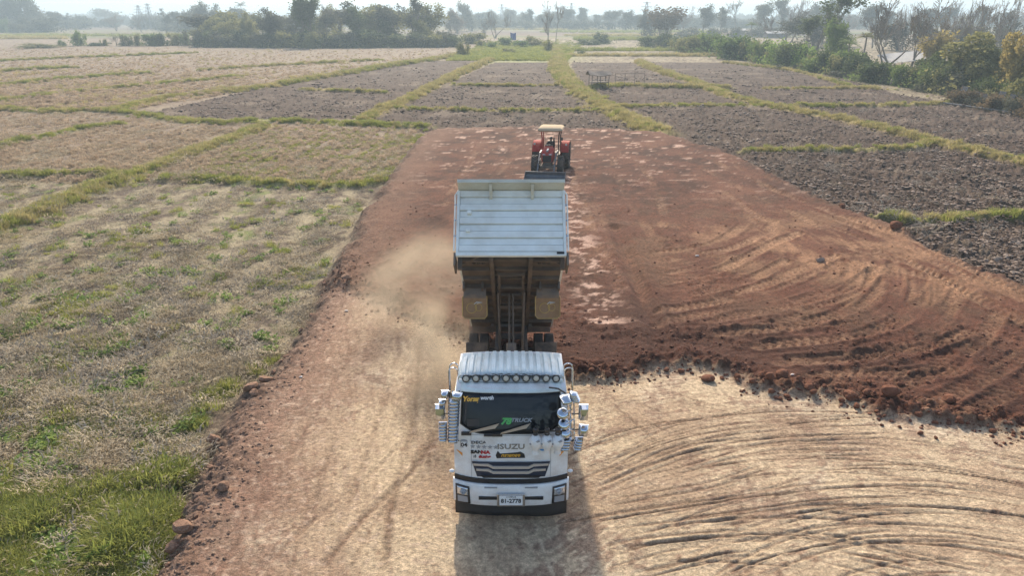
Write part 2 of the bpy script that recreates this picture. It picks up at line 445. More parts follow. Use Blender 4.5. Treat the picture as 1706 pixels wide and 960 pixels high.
def circ(p, q, r):
    ax_, ay_, bx_, by_, cx_, cy_ = p[0], p[1], q[0], q[1], r[0], r[1]; D = 2 * (ax_ * (by_ - cy_) + bx_ * (cy_ - ay_) + cx_ * (ay_ - by_))
    ux = ((ax_ ** 2 + ay_ ** 2) * (by_ - cy_) + (bx_ ** 2 + by_ ** 2) * (cy_ - ay_) + (cx_ ** 2 + cy_ ** 2) * (ay_ - by_)) / D
    uy = ((ax_ ** 2 + ay_ ** 2) * (cx_ - bx_) + (bx_ ** 2 + by_ ** 2) * (ax_ - cx_) + (cx_ ** 2 + cy_ ** 2) * (bx_ - ax_)) / D
    return ux, uy
arcs = []
cx_, cy_ = circ(at(975, 830), at(1250, 742), at(1600, 750))
for k in range(34):                                          # long turning tracks swung round the same centre
    r_ = math.hypot(at(1300, xr.uniform(690, 1000))[0] - cx_, at(1300, xr.uniform(690, 1000))[1] - cy_) + xr.uniform(-.6, .6)
    a0_, a1_ = math.pi / 2 + xr.uniform(.15, .75), math.pi / 2 - xr.uniform(-.1, .8)
    ox, oy = xr.uniform(-.9, .9), xr.uniform(-.5, .5)
    arcs.append((np.array([(cx_ + ox + r_ * math.cos(a0_ + (a1_ - a0_) * t), cy_ + oy + r_ * math.sin(a0_ + (a1_ - a0_) * t)) for t in np.linspace(0, 1, 30)]), xr.uniform(.05, .10)))
for P, hw in [(catmull(line(pts, 0), 8), hw) for pts, hw in RUTS] + arcs:
    s_, d_, sd_, ar = dist_line(GX, GY, P, 1.2)
    if not len(s_): continue
    hw = hw * (.42 if GX[s_].mean() > 0 else .5); d_ = d_ + .035 * n_s[s_]; wgt = xr.uniform(.5, 1)
    br = wgt * (.35 + .65 * sstep(-.4, .1, perlin(ar * .5, ar * 0 + hw * 911, 71) + .1)) * sstep(0, .8, ar) * sstep(0, .8, ar.max() - ar)
    k = np.exp(-(d_ / hw) ** 2) * br
    w = np.exp(-(d_ / (hw * 4.0)) ** 2) * br * (.5 + 1.2 * n_m[s_] + .8 * f_x[s_])
    rut_h[s_] += -.026 * k + .012 * np.exp(-((d_ - hw * 1.9) / (hw * .7)) ** 2) * br
    rut_m[s_] = np.maximum(rut_m[s_], np.maximum(k, .42 * np.clip(w, 0, 1)))
pale = padm * (1 - redm)
pr_, pt_ = np.hypot(GX - cx_, GY - cy_), np.arctan2(GY - cy_, GX - cx_)
streak = np.where(GX > .8, fbm(pr_ / .10, pt_ * 9 / 1.1, 1, 4, 141, .6), fbm((GX + .22 * GY) / .16, GY / 1.6, 1, 4, 142, .6))
cx2, cy2 = circ(at(1209, 553), at(1411, 516), at(1456, 445))
rr_, rt_ = np.hypot(GX - cx2, GY - cy2), np.arctan2(GY - cy2, GX - cx2)
rstreak = fbm(rr_ / .22, rt_ * 6 / 1.4, 1, 4, 143, .6)
# stubble direction on the left
a0, a1 = at(0, 385, FZ), at(440, 212, FZ)
sdir = math.atan2(a1.y - a0.y, a1.x - a0.x)
across = -math.sin(sdir) * GX + math.cos(sdir) * GY
# ---- heights
edge_n = np.exp(-((inpad + .15) / .55) ** 2)
red_rim = np.exp(-((inred - .35) / .55) ** 2) * padm
cl1, cl2, cl3 = clods(GX, GY, .85, 41, .55), clods(GX, GY, .38, 44, .7), clods(GX, GY, .2, 47, .7)
zf = .05 * n_l + .06 * n_m + .05 * n_s * fall + .012 * n_x * fall
zf_st = .025 * np.sin(2 * np.pi * across / 1.1) * (GY > 38)
zp = .05 * n_m + (.30 * cl1 + .36 * cl2 + .20 * cl3 + .06 * n_s) * fall
field_z = FZ + np.where(plough, zp, zf + zf_st) + bund * (.26 + .1 * n_m)
loose = sstep(-.1, .4, fbm(GX, GY, 3.2, 3, 55) + .55 * red_rim + .6 * sstep(9, 1, np.abs(inred - 1)) * .5 - .12) * (1 - .7 * lug_m)
red_z = .14 + .06 * n_l + .035 * n_m + .02 * n_s + .008 * n_x + lug_h + .03 * rstreak + loose * (.10 * cl2 + .08 * cl3 + .02 * n_x) + red_rim * (.02 + .20 * n_m + .10 * n_s + .05 * cl1 + .11 * cl2 + .12 * cl3)
red_z -= .16 * np.exp(-(((GX - at(1150, 572)[0]) / .9) ** 2 + ((GY - at(1150, 572)[1]) / .5) ** 2))
hf, hl = at(1040, 440), at(1095, 560)                        # long furrow right of the truck
s_, d_, _, _ = dist_line(GX, GY, catmull(line([(1025, 380), (1060, 470), (1095, 560), (1110, 600)], .1), 6), 2)
red_z[s_] += -.12 * np.exp(-(d_ / .3) ** 2) + .08 * np.exp(-((d_ - .55) / .25) ** 2)
pale_z = .02 * n_l + .015 * n_m + .010 * n_s + .006 * n_x + .008 * streak + rut_h
pad_z = pale_z * (1 - redm) + red_z * redm
GZ = field_z * (1 - padm) + pad_z * padm + edge_n * (.08 * n_m + .10 * cl1 + .16 * cl2 + .12 * cl3 + .04 * n_s)

# ---- colours (albedo)
def C(*a): return np.array(a, float)[None, :]
def mixc(c0, c1, k): return c0 * (1 - k[:, None]) + c1 * k[:, None]
c_dry, c_soil, c_grn = C(.30, .25, .16), C(.12, .09, .066), C(.15, .19, .05)
f1, f2, f3 = fbm(GX, GY, 5, 4, 81), fbm(GX, GY, .8, 5, 82, .65), fbm(GX, GY, 2.4, 4, 83)
strip = np.sin(2 * np.pi * (across / 2.6 + .5 * f1)) * .16 * (GY < 62)
fld = mixc(c_dry + 0 * GX[:, None], c_soil, sstep(-.3, .3, f2 + .3 * f1 + strip))
fld = mixc(fld, c_grn, sstep(.08, .5, f3 + .6 * f2 - .04) * .75 * sstep(75, 45, GY))
pink = C(.215, .155, .115)
fld = mixc(fld, pink * (1 + .3 * f2[:, None]), sstep(45, 62, GY) * sstep(-25, -14, -GX * 0 + np.where(GX < 0, 0, -99)) * (.55 + .3 * f1))
fld = mixc(fld, c_grn * .95, bund * np.clip(1 - bundy * .55, 0, 1) * .8)
fld = mixc(fld, C(.40, .33, .11), bund * bundy * .8)
shr = np.exp(-(((GX - at(860, 88, FZ)[0]) / 17) ** 2 + ((GY - at(860, 88, FZ)[1]) / 55) ** 2) ** 2)
fld = mixc(fld, C(.27, .31, .10), shr * .8 * sstep(-.4, .2, f3 + .3))
pl = mixc(C(.066, .042, .030) + 0 * GX[:, None], C(.112, .078, .058), sstep(-.1, .5, f2 + .35 * f1))  # dark base puts the shade between clods into the colour
pl = mixc(pl, C(.036, .025, .020), sstep(.05, .5, fbm(GX, GY, .5, 3, 85) + .3 * n_l) * .8)
pl = mixc(pl, C(.23, .18, .13), sstep(.1, .5, fbm(GX, GY, 6, 3, 86)) * .5)
pl = mixc(pl, c_grn, bund * (1 - bundy) * .85); pl = mixc(pl, C(.44, .35, .13), bund * bundy * .9)
fcol = np.where(plough[:, None], pl, fld)
c_red = mixc(C(.108, .043, .025) + 0 * GX[:, None], C(.052, .021, .013), sstep(-.25, .3, f3 + .5 * f2 + .4 * rstreak + .4 * f_x))
c_red = mixc(c_red, C(.165, .074, .044), sstep(-.05, .45, f1 + .35 * f2 + .4 * rstreak) * .65)
fresh = np.exp(-(((GX - at(1060, 545)[0]) / 3.6) ** 2 + ((GY - at(1060, 545)[1]) / 4.2) ** 2)) + .8 * np.exp(-(((GX - at(1350, 600)[0]) / 6.5) ** 2 + ((GY - at(1350, 600)[1]) / 2.6) ** 2))
c_red = mixc(c_red, C(.058, .024, .016), np.clip(fresh * (.75 + .6 * f3), 0, .85))
tan_ = np.exp(-(((GX - at(1400, 420)[0]) / 9) ** 2 + ((GY - at(1400, 420)[1]) / 6.5) ** 2))
c_red = mixc(c_red, C(.31, .185, .11), np.clip(lug_m * (.30 + .5 * n_s + .45 * f1 + .25 * f2 + .8 * tan_), 0, .85))
c_red = mixc(c_red, C(.36, .20, .11), np.clip(tan_ * sstep(-.25, .3, f3 + .3 * f2 + .5 * rstreak) * .62, 0, .8))
far_shine = sstep(30, 60, GY) * sstep(.14, .36, fbm(GX / 2.2, GY, .8, 5, 90, .68) + .1 * sstep(60, 68, GY)) * .75 + sstep(.0, .2, fbm(GX / 1.5, GY, .7, 5, 93, .7)) * np.exp(-((GX - at(958, 380)[0]) / .8) ** 2) * (GY > 22) * .8
c_red = mixc(c_red, C(.56, .38, .29), np.clip(far_shine, 0, .9))  # pale shine on the far red earth, painted into its colour
gap = sstep(.05, .45, GX) * sstep(2, -6, GX - 8) * 0
leftd = np.maximum(sstep(0, -2, GX + 1.2) * sstep(28, 22, GY), sstep(3.5, .5, inpad + n_m) * (GX < 0) * .9)           # dusty brown on the left side
c_red = mixc(c_red, C(.175, .098, .064) * (1 + .4 * f2[:, None]), leftd * .8)
c_pale = mixc(C(.50, .385, .255) + 0 * GX[:, None], C(.37, .265, .175), sstep(-.25, .3, f3 + .4 * f2 + .45 * streak))
c_pale = mixc(c_pale, C(.66, .55, .40), sstep(.0, .45, f1 + .5 * n_m + .35 * f_x) * .75)
c_pale = mixc(c_pale, C(.245, .155, .105), sstep(.0, .34, .40 * streak + .55 * n_m + .4 * f1 + .6 * f_x + .35 * n_x) * .8)
c_pale = mixc(c_pale, C(.120, .070, .045), np.clip(rut_m * (1.0 + .5 * n_s) * np.where(GX > 0, 1, .7), 0, .95))
shoulder = sstep(2.6, .0, inpad) * sstep(4, -2, GX)
redleft = np.clip(sstep(4.2, .3, inpad + 1.5 * n_m + .6 * f_x) * (GX < 0) * .9, 0, 1)
c_pale = mixc(c_pale, C(.195, .112, .078) * (1 + .45 * f2[:, None]), redleft)
c_pale = mixc(c_pale, C(.46, .34, .25), (GX < -1.0) * sstep(.1, .45, fbm(GX, GY, .22, 3, 97)) * .6)
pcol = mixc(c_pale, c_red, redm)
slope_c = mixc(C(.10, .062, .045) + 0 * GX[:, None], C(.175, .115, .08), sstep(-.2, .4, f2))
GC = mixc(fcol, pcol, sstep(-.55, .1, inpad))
GC = mixc(GC, slope_c, np.clip(edge_n * (.7 + .5 * n_m), 0, .95) * np.where(GX < 0, 1, .8))
GC = np.clip(GC, .01, .9)

# which piece of ground each face belongs to
cls = np.where(inpad > -.35, np.where(inred > 0, 2, 1), np.where(plough, 3, 0)).reshape(nr, nc)
idx = np.arange(nr * nc).reshape(nr, nc)
fq = np.stack([idx[:-1, :-1], idx[:-1, 1:], idx[1:, 1:], idx[1:, :-1]], -1).reshape(-1, 4)
fc = cls[:-1, :-1].ravel()
V = np.stack([GX, GY, GZ], 1)

def soil_material():
    m = bpy.data.materials.new('soil'); m.use_nodes = True
    N, L = m.node_tree.nodes, m.node_tree.links
    b = N['Principled BSDF']; b.inputs['Roughness'].default_value = .95; b.inputs['Specular IOR Level'].default_value = .15
    at_ = N.new('ShaderNodeAttribute'); at_.attribute_name = 'soil'
    tc = N.new('ShaderNodeTexCoord')
    prev = at_.outputs['Color']
    for sc, amt in ((9.0, .42), (38.0, .40), (2.2, .14)):
        t = N.new('ShaderNodeTexNoise'); t.inputs['Scale'].default_value = sc; t.inputs['Detail'].default_value = 5; t.inputs['Roughness'].default_value = .65
        L.new(tc.outputs['Object'], t.inputs['Vector'])
        mr = N.new('ShaderNodeMapRange'); mr.inputs['From Min'].default_value = .3; mr.inputs['From Max'].default_value = .7
        mr.inputs['To Min'].default_value = 1 - amt; mr.inputs['To Max'].default_value = 1 + amt
        L.new(t.outputs[0], mr.inputs['Value'])
        vm = N.new('ShaderNodeVectorMath'); vm.operation = 'SCALE'
        L.new(prev, vm.inputs[0]); L.new(mr.outputs[0], vm.inputs['Scale']); prev = vm.outputs[0]
    L.new(prev, b.inputs['Base Color'])
    t = N.new('ShaderNodeTexNoise'); t.inputs['Scale'].default_value = 14; t.inputs['Detail'].default_value = 6; t.inputs['Roughness'].default_value = .7
    L.new(tc.outputs['Object'], t.inputs['Vector'])
    bp = N.new('ShaderNodeBump'); bp.inputs['Strength'].default_value = .9; bp.inputs['Distance'].default_value = .06
    L.new(t.outputs[0], bp.inputs['Height']); L.new(bp.outputs[0], b.inputs['Normal'])
    return m
SOIL = soil_material()
def ground_piece(name, k, label):
    q = fq[fc == k]
    used, inv = np.unique(q, return_inverse=True)
    me = bpy.data.meshes.new(name)
    me.vertices.add(len(used)); me.vertices.foreach_set('co', V[used].astype(np.float32).ravel())
    n = len(q)
    me.loops.add(4 * n); me.loops.foreach_set('vertex_index', inv.astype(np.int32).ravel())
    me.polygons.add(n); me.polygons.foreach_set('loop_start', np.arange(0, 4 * n, 4, dtype=np.int32))
    me.update(calc_edges=True)
    me.polygons.foreach_set('use_smooth', np.ones(n, bool))
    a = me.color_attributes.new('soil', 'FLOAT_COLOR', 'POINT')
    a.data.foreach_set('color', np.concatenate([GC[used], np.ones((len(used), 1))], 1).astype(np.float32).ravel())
    me.materials.append(SOIL); me.validate()
    o = link(bpy.data.objects.new(name, me))
    return tag(o, label, None, None, 'structure')
ground_piece('stubble_field', 0, 'dry stubble and straw fields left of and beyond the earth pad')
ground_piece('pale_dirt_road', 1, 'pale compacted dirt with curved tyre ruts in front of the truck')
ground_piece('red_earth_pad', 2, 'spread red earth with tractor tyre tracks')
ground_piece('ploughed_field', 3, 'dark ploughed plots of turned clods beyond and right of the pad')

def gz(x, y):
    """height of the ground grid"""
    x, y = np.atleast_1d(np.asarray(x, float)), np.atleast_1d(np.asarray(y, float))
    fi = np.clip(np.interp(y, rows_d, np.arange(nr)), 0, nr - 1.001)
    zz = y * CP + CAM_H * SP
    fj = np.clip((x / zz - us[0]) / (us[1] - us[0]), 0, nc - 1.001)
    i, j = fi.astype(int), fj.astype(int)
    a, b = fi - i, fj - j
    G = GZ.reshape(nr, nc)
    return (G[i, j] * (1 - a) * (1 - b) + G[i + 1, j] * a * (1 - b) + G[i, j + 1] * (1 - a) * b + G[i + 1, j + 1] * a * b)
def gval(arr, x, y):
    fi = np.clip(np.round(np.interp(y, rows_d, np.arange(nr))), 0, nr - 1).astype(int)
    zz = y * CP + CAM_H * SP
    fj = np.clip(np.round((x / zz - us[0]) / (us[1] - us[0])), 0, nc - 1).astype(int)
    return arr.reshape(nr, nc)[fi, fj]

# the land beyond, one sheet to the horizon
def far_ground():
    m = bpy.data.materials.new('far_fields'); m.use_nodes = True
    N, L = m.node_tree.nodes, m.node_tree.links
    b = N['Principled BSDF']; b.inputs['Roughness'].default_value = 1; b.inputs['Specular IOR Level'].default_value = .1
    tc = N.new('ShaderNodeTexCoord')
    mp = N.new('ShaderNodeMapping'); mp.inputs['Scale'].default_value = (.006, .02, 1); mp.inputs['Rotation'].default_value = (0, 0, .12)
    L.new(tc.outputs['Object'], mp.inputs['Vector'])
    v = N.new('ShaderNodeTexVoronoi'); v.inputs['Scale'].default_value = 1.0
    L.new(mp.outputs[0], v.inputs['Vector'])
    sp = N.new('ShaderNodeSeparateColor'); L.new(v.outputs['Color'], sp.inputs[0])
    cr = N.new('ShaderNodeValToRGB')
    e = cr.color_ramp.elements
    e[0].color = (.12, .09, .07, 1); e[1].color = (.22, .18, .10, 1); e.new(.35).color = (.21, .155, .11, 1); e.new(.65).color = (.13, .14, .06, 1)
    L.new(sp.outputs[0], cr.inputs[0])
    t = N.new('ShaderNodeTexNoise'); t.inputs['Scale'].default_value = .12; t.inputs['Detail'].default_value = 8; t.inputs['Roughness'].default_value = .7
    L.new(tc.outputs['Object'], t.inputs['Vector'])
    mr = N.new('ShaderNodeMapRange'); mr.inputs['To Min'].default_value = .55; mr.inputs['To Max'].default_value = 1.45
    L.new(t.outputs[0], mr.inputs['Value'])
    vm = N.new('ShaderNodeVectorMath'); vm.operation = 'SCALE'; L.new(cr.outputs[0], vm.inputs[0]); L.new(mr.outputs[0], vm.inputs['Scale'])
    L.new(vm.outputs[0], b.inputs['Base Color'])
    S = 6000
    mb = MB().add([(-S, -S, -.95), (S, -S, -.95), (S, S, -.95), (-S, S, -.95)], [(0, 1, 2, 3)])
    # rolling rows of far fields: low banks standing on the sheet
    o = mb.build('ground', m); tag(o, 'flat hazy farmland reaching to the horizon', None, None, 'structure')
far_ground()
# ------------------------------------------------------------------ ground cover (grass, straw, clods): instanced on points
def proto(name, verts, faces, m, smooth=False):
    me = bpy.data.meshes.new(name)
    me.from_pydata([tuple(v) for v in verts], [], faces)
    me.materials.append(m if not isinstance(m, str) else MATS[m])
    if smooth: me.polygons.foreach_set('use_smooth', [True] * len(me.polygons))
    return me
def blades(n, spread, h0, h1, w, lean, seed, droop=.5):
    r = random.Random(seed); vs, fs = [], []
    for i in range(n):
        a = r.uniform(0, 6.283); q = spread * math.sqrt(r.random())
        b = Vector((q * math.cos(a), q * math.sin(a), -.02))
        h = r.uniform(h0, h1); ln = r.uniform(.2, 1) * lean * h
        t = a + r.uniform(-.9, .9)
        dirn = Vector((math.cos(t), math.sin(t), 0)); sidev = Vector((-math.sin(t), math.cos(t), 0)) * w * r.uniform(.6, 1.3)
        m1 = b + dirn * ln * .35 + Vector((0, 0, h * .62)); m2 = b + dirn * ln + Vector((0, 0, h * (1 - droop * r.random() * lean * .6)))
        k = len(vs)
        vs += [b - sidev, b + sidev, m1 + sidev * .8, m1 - sidev * .8, m2]
        fs += [(k, k + 1, k + 2, k + 3), (k + 3, k + 2, k + 4)]
    return vs, fs
def leafy(n, spread, h, size, seed):
    r = random.Random(seed); vs, fs = [], []
    for i in range(n):
        a = r.uniform(0, 6.283); q = spread * r.random() ** .6
        c = Vector((q * math.cos(a), q * math.sin(a), h * (r.random() ** .7) * (1 - .5 * q / spread)))
        t = r.uniform(0, 6.283); s = size * r.uniform(.6, 1.3); el = r.uniform(-.2, .8)
        u = Vector((math.cos(t) * math.cos(el), math.sin(t) * math.cos(el), math.sin(el))) * s; w_ = Vector((-math.sin(t), math.cos(t), r.uniform(-.3, .3))) * s * .42
        k = len(vs); vs += [c, c + u * .5 + w_, c + u, c + u * .5 - w_]; fs += [(k, k + 1, k + 2, k + 3)]
    return vs, fs
def lump(seed, sub=1, flat=.7, rough=.28):
    bm = bmesh.new(); bmesh.ops.create_icosphere(bm, subdivisions=sub, radius=1.0)
    r = random.Random(seed); ax = [Vector((r.gauss(0, 1), r.gauss(0, 1), r.gauss(0, 1))).normalized() for _ in range(7)]; of = [r.uniform(.55, .95) for _ in ax]
    for v in bm.verts:
        d = v.co.normalized(); k = 1.0
        for a, o in zip(ax, of):                       # flat broken sides
            c = d.dot(a)
            if c > .2: k = min(k, o / c)
        v.co = d * (k + r.uniform(-rough, rough) * .35)
        v.co.z *= flat
    vs = [v.co.copy() for v in bm.verts]; fs = [tuple(v.index for v in f.verts) for f in bm.faces]
    bm.free(); return vs, fs
def cover_mat(name, c0, c1, trans=.0, rough=.85, c2=None):
    """colour differs from one plant to the next"""
    m = bpy.data.materials.new(name); m.use_nodes = True
    N, L = m.node_tree.nodes, m.node_tree.links
    b = N['Principled BSDF']; b.inputs['Roughness'].default_value = rough; b.inputs['Specular IOR Level'].default_value = .2
    oi = N.new('ShaderNodeObjectInfo'); g = N.new('ShaderNodeNewGeometry')
    ad = N.new('ShaderNodeMath'); ad.operation = 'MULTIPLY_ADD'; ad.inputs[1].default_value = .35
    L.new(g.outputs['Random Per Island'], ad.inputs[0])
    mu = N.new('ShaderNodeMath'); mu.operation = 'MULTIPLY'; mu.inputs[1].default_value = .65; L.new(oi.outputs['Random'], mu.inputs[0]); L.new(mu.outputs[0], ad.inputs[2])
    cr = N.new('ShaderNodeValToRGB'); cr.color_ramp.elements[0].color = (*c0, 1); cr.color_ramp.elements[1].color = (*c1, 1)
    if c2: cr.color_ramp.elements.new(.5).color = (*c2, 1)
    L.new(ad.outputs[0], cr.inputs[0]); L.new(cr.outputs[0], b.inputs['Base Color'])
    if trans:
        t = N.new('ShaderNodeBsdfTranslucent'); L.new(cr.outputs[0], t.inputs[0]); ms = N.new('ShaderNodeMixShader'); ms.inputs[0].default_value = trans
        L.new(b.outputs[0], ms.inputs[1]); L.new(t.outputs[0], ms.inputs[2]); L.new(ms.outputs[0], N['Material Output'].inputs[0])
    MATS[name] = m
    return m
cover_mat('straw', (.23, .18, .11), (.70, .60, .43), .28, c2=(.43, .35, .235))
cover_mat('stubble', (.34, .26, .18), (.62, .49, .35), .35)
cover_mat('grass_green', (.17, .21, .05), (.42, .41, .12), .45)
cover_mat('grass_yellow', (.30, .27, .105), (.56, .47, .23), .4)
cover_mat('weed_leaf', (.12, .20, .045), (.34, .42, .12), .4)
cover_mat('plough_clod', (.078, .050, .036), (.34, .26, .20), 0, c2=(.145, .10, .074))  # lighter than the ground: sun on the clod tops put into the colour
cover_mat('red_clod', (.075, .027, .016), (.22, .11, .07), 0, c2=(.125, .05, .03))
cover_mat('brown_clod', (.10, .062, .043), (.28, .18, .125), 0, c2=(.16, .10, .07))
cover_mat('grey_straw', (.24, .20, .155), (.46, .40, .31), .2)

def scatter(name, mesh, x, y, scale, label, zoff=0.0, tilt=0.15, z=None, rotz=None, sz=None):
    """one object whose points each carry one instance"""
    n = len(x)
    if not n: return
    z = gz(x, y) if z is None else z
    pm = bpy.data.meshes.new(name)
    pm.vertices.add(n); pm.vertices.foreach_set('co', np.stack([x, y, z + zoff], 1).astype(np.float32).ravel())
    def A(nm, typ, data, fld='value'):
        a = pm.attributes.new(nm, typ, 'POINT'); a.data.foreach_set(fld, np.asarray(data, np.float32).ravel())
    rot = np.stack([rng.normal(0, tilt, n), rng.normal(0, tilt, n), rng.uniform(0, 6.283, n) if rotz is None else rotz], 1)
    A('rot', 'FLOAT_VECTOR', rot, 'vector')
    s3 = np.stack([scale, scale, scale if sz is None else sz], 1)
    A('scl', 'FLOAT_VECTOR', s3, 'vector')
    src = bpy.data.objects.new(name + '_source', mesh)          # never linked to the scene: only read by the node tree
    o = link(bpy.data.objects.new(name, pm))
    ng = bpy.data.node_groups.new(name, 'GeometryNodeTree')
    ng.interface.new_socket('Geometry', in_out='INPUT', socket_type='NodeSocketGeometry'); ng.interface.new_socket('Geometry', in_out='OUTPUT', socket_type='NodeSocketGeometry')
    N, L = ng.nodes, ng.links
    gi, go = N.new('NodeGroupInput'), N.new('NodeGroupOutput')
    ob = N.new('GeometryNodeObjectInfo'); ob.inputs['Object'].default_value = src; ob.inputs['As Instance'].default_value = True
    ip = N.new('GeometryNodeInstanceOnPoints')
    ar = N.new('GeometryNodeInputNamedAttribute'); ar.data_type = 'FLOAT_VECTOR'; ar.inputs['Name'].default_value = 'rot'
    as_ = N.new('GeometryNodeInputNamedAttribute'); as_.data_type = 'FLOAT_VECTOR'; as_.inputs['Name'].default_value = 'scl'
    er = N.new('FunctionNodeEulerToRotation')
    L.new(gi.outputs[0], ip.inputs['Points']); L.new(ob.outputs['Geometry'], ip.inputs['Instance'])
    L.new(ar.outputs[0], er.inputs[0]); L.new(er.outputs[0], ip.inputs['Rotation']); L.new(as_.outputs[0], ip.inputs['Scale'])
    L.new(ip.outputs[0], go.inputs[0])
    md = o.modifiers.new('cover', 'NODES'); md.node_group = ng
    return tag(o, label, None, None, 'stuff')

def patch_of(n, Rp, seed, gen, smin=.7, smax=1.3, line=False):
    """several tufts as one patch"""
    r = random.Random(seed); vs, fs = [], []
    for i in range(n):
        v, f = gen(seed * 50 + i); a = r.uniform(0, 6.283); q = Rp * math.sqrt(r.random()); s_ = r.uniform(smin, smax)
        o = Vector((r.uniform(-Rp, Rp), r.gauss(0, .06), 0)) if line else Vector((q * math.cos(a), q * math.sin(a), 0))
        k = len(vs); vs += [Vector(p) * s_ + o for p in v]; fs += [tuple(t + k for t in g) for g in f]
    return vs, fs
P_STRAW = [proto('straw', *patch_of(9, .55, s, lambda q: blades(20, .32, .02, .10, .010, 3.0, q)), 'straw') for s in (1, 2)]
P_GSTRAW = proto('straw_flat', *patch_of(7, .6, 9, lambda q: blades(20, .34, .03, .09, .012, 3.4, q)), 'grey_straw')
P_STUB = [proto('stubble', *patch_of(7, .8, s, lambda q: blades(13, .12, .09, .18, .010, .7, q), line=True), 'stubble') for s in (3, 4)]
P_GRASS = [proto('grass', *patch_of(5, .32, s, lambda q: blades(22, .20, .12, .36, .011, .9, q)), 'grass_green') for s in (5, 6)]
P_YGRASS = [proto('grass_dry', *patch_of(5, .32, s, lambda q: blades(22, .20, .16, .44, .011, .8, q)), 'grass_yellow') for s in (7, 8)]
P_WEED = [proto('weed', *patch_of(3, .25, s, lambda q: leafy(16, .20, .22, .11, q)), 'weed_leaf') for s in (11, 12)]
P_CLOD = [proto('clod', *patch_of(5, 5.0, s, lambda q: lump(q, 1, .55), .5, 1.4), 'plough_clod') for s in (21, 22, 23)]
P_BCLOD = [proto('brown_clod', *lump(s), 'brown_clod') for s in (26, 27)]
P_RCLOD = [proto('red_clod', *lump(s), 'red_clod') for s in (24, 25)]

def pix_points(n, poly_px, z=FZ, power=1.0):
    """random ground positions inside an outline, denser towards the viewer"""
    P = np.array(poly_px, float)
    px = rng.uniform(P[:, 0].min(), P[:, 0].max(), n); t = rng.uniform(0, 1, n)
    py = P[:, 1].min() + (P[:, 1].max() - P[:, 1].min()) * t ** power
    ok = inside(px, py, [tuple(q) for q in P])
    px, py = px[ok], py[ok]
    a, b = (px - 853) / FPX, (480 - py) / FPX
    t = (z - CAM_H) / (-SP + b * CP)
    return a * t, (CP + b * SP) * t
LEFT_NEAR = [(-330, 1150), (-330, 300), (300, 300), (645, 305), (590, 400), (540, 490), (440, 640), (395, 700), (350, 800), (250, 985), (180, 1150)]
LEFT_MID = [(-330, 302), (-330, 185), (180, 188), (330, 205), (715, 214), (690, 245), (645, 308), (300, 302)]
LEFT_FAR = [(-330, 190), (-330, 78), (800, 78), (740, 98), (560, 127), (420, 150), (180, 188)]
def off_pad(x, y, m=-.45): return gval(inpad, x, y) < m
def patch(x, y, sc, seed, lo): return fbm(x, y, sc, 3, seed) > lo

# straw and weeds on the near left field
x, y = pix_points(11000, LEFT_NEAR, power=.9); k = off_pad(x, y, -.8) & (fbm(x, y, 1.7, 3, 201) + .35 * np.sin(2 * np.pi * (-math.sin(sdir) * x + math.cos(sdir) * y) / 2.6) > .02) & ((y > at(100, 806, FZ).y) | (rng.random(len(x)) < .4)); x, y = x[k], y[k]
h = len(x) // 2
scatter('straw_litter', P_STRAW[0], x[:h], y[:h], rng.uniform(.6, 1.5, h), 'dry straw lying over the near left field', tilt=.25)
scatter('straw_litter', P_STRAW[1], x[h:], y[h:], rng.uniform(.6, 1.5, len(x) - h), 'dry straw lying over the near left field', tilt=.25)
x, y = pix_points(4500, LEFT_NEAR, power=.9); k = off_pad(x, y, -.8) & patch(x, y, 2.2, 205, .02) & ((y > at(100, 806, FZ).y) | (rng.random(len(x)) < .15))
scatter('grey_straw', P_GSTRAW, x[k], y[k], rng.uniform(.7, 1.8, k.sum()), 'greyish flattened straw patches on the near left field', tilt=.2)
x, y = pix_points(12000, LEFT_NEAR, power=.8); k = off_pad(x, y, -.8) & patch(x, y, 1.4, 203, .17); x, y = x[k], y[k]; h = len(x) // 2
scatter('green_weeds', P_WEED[0], x[:h], y[:h], rng.uniform(.35, .95, h), 'low green weeds scattered over the near left field')
scatter('green_weeds', P_WEED[1], x[h:], y[h:], rng.uniform(.4, 1.1, len(x) - h), 'low green weeds scattered over the near left field')
x, y = pix_points(7000, LEFT_NEAR, power=.8); k = off_pad(x, y, -.8) & patch(x, y, 2.6, 204, .12)
scatter('short_grass', P_GRASS[0], x[k], y[k], rng.uniform(.3, .75, k.sum()), 'short green grass patches in the near left field')
# lush patch in the near left corner
x, y = pix_points(8500, [(-330, 815), (0, 800), (110, 808), (215, 808), (340, 788), (345, 805), (318, 850), (275, 930), (240, 985), (160, 1150), (-330, 1150)], power=.8)
k = off_pad(x, y, -.4) & patch(x, y, 1.6, 206, -.12); x, y = x[k], y[k]; h = len(x) // 2
sc_ = .5 + .8 * np.clip(fbm(x, y, 1.5, 2, 207) + .4, 0, 1)
scatter('lush_grass', P_GRASS[0], x[:h], y[:h], sc_[:h], 'lush green grass in the near left corner below the straw')
scatter('lush_grass', P_GRASS[1], x[h:], y[h:], sc_[h:], 'lush green grass in the near left corner below the straw')
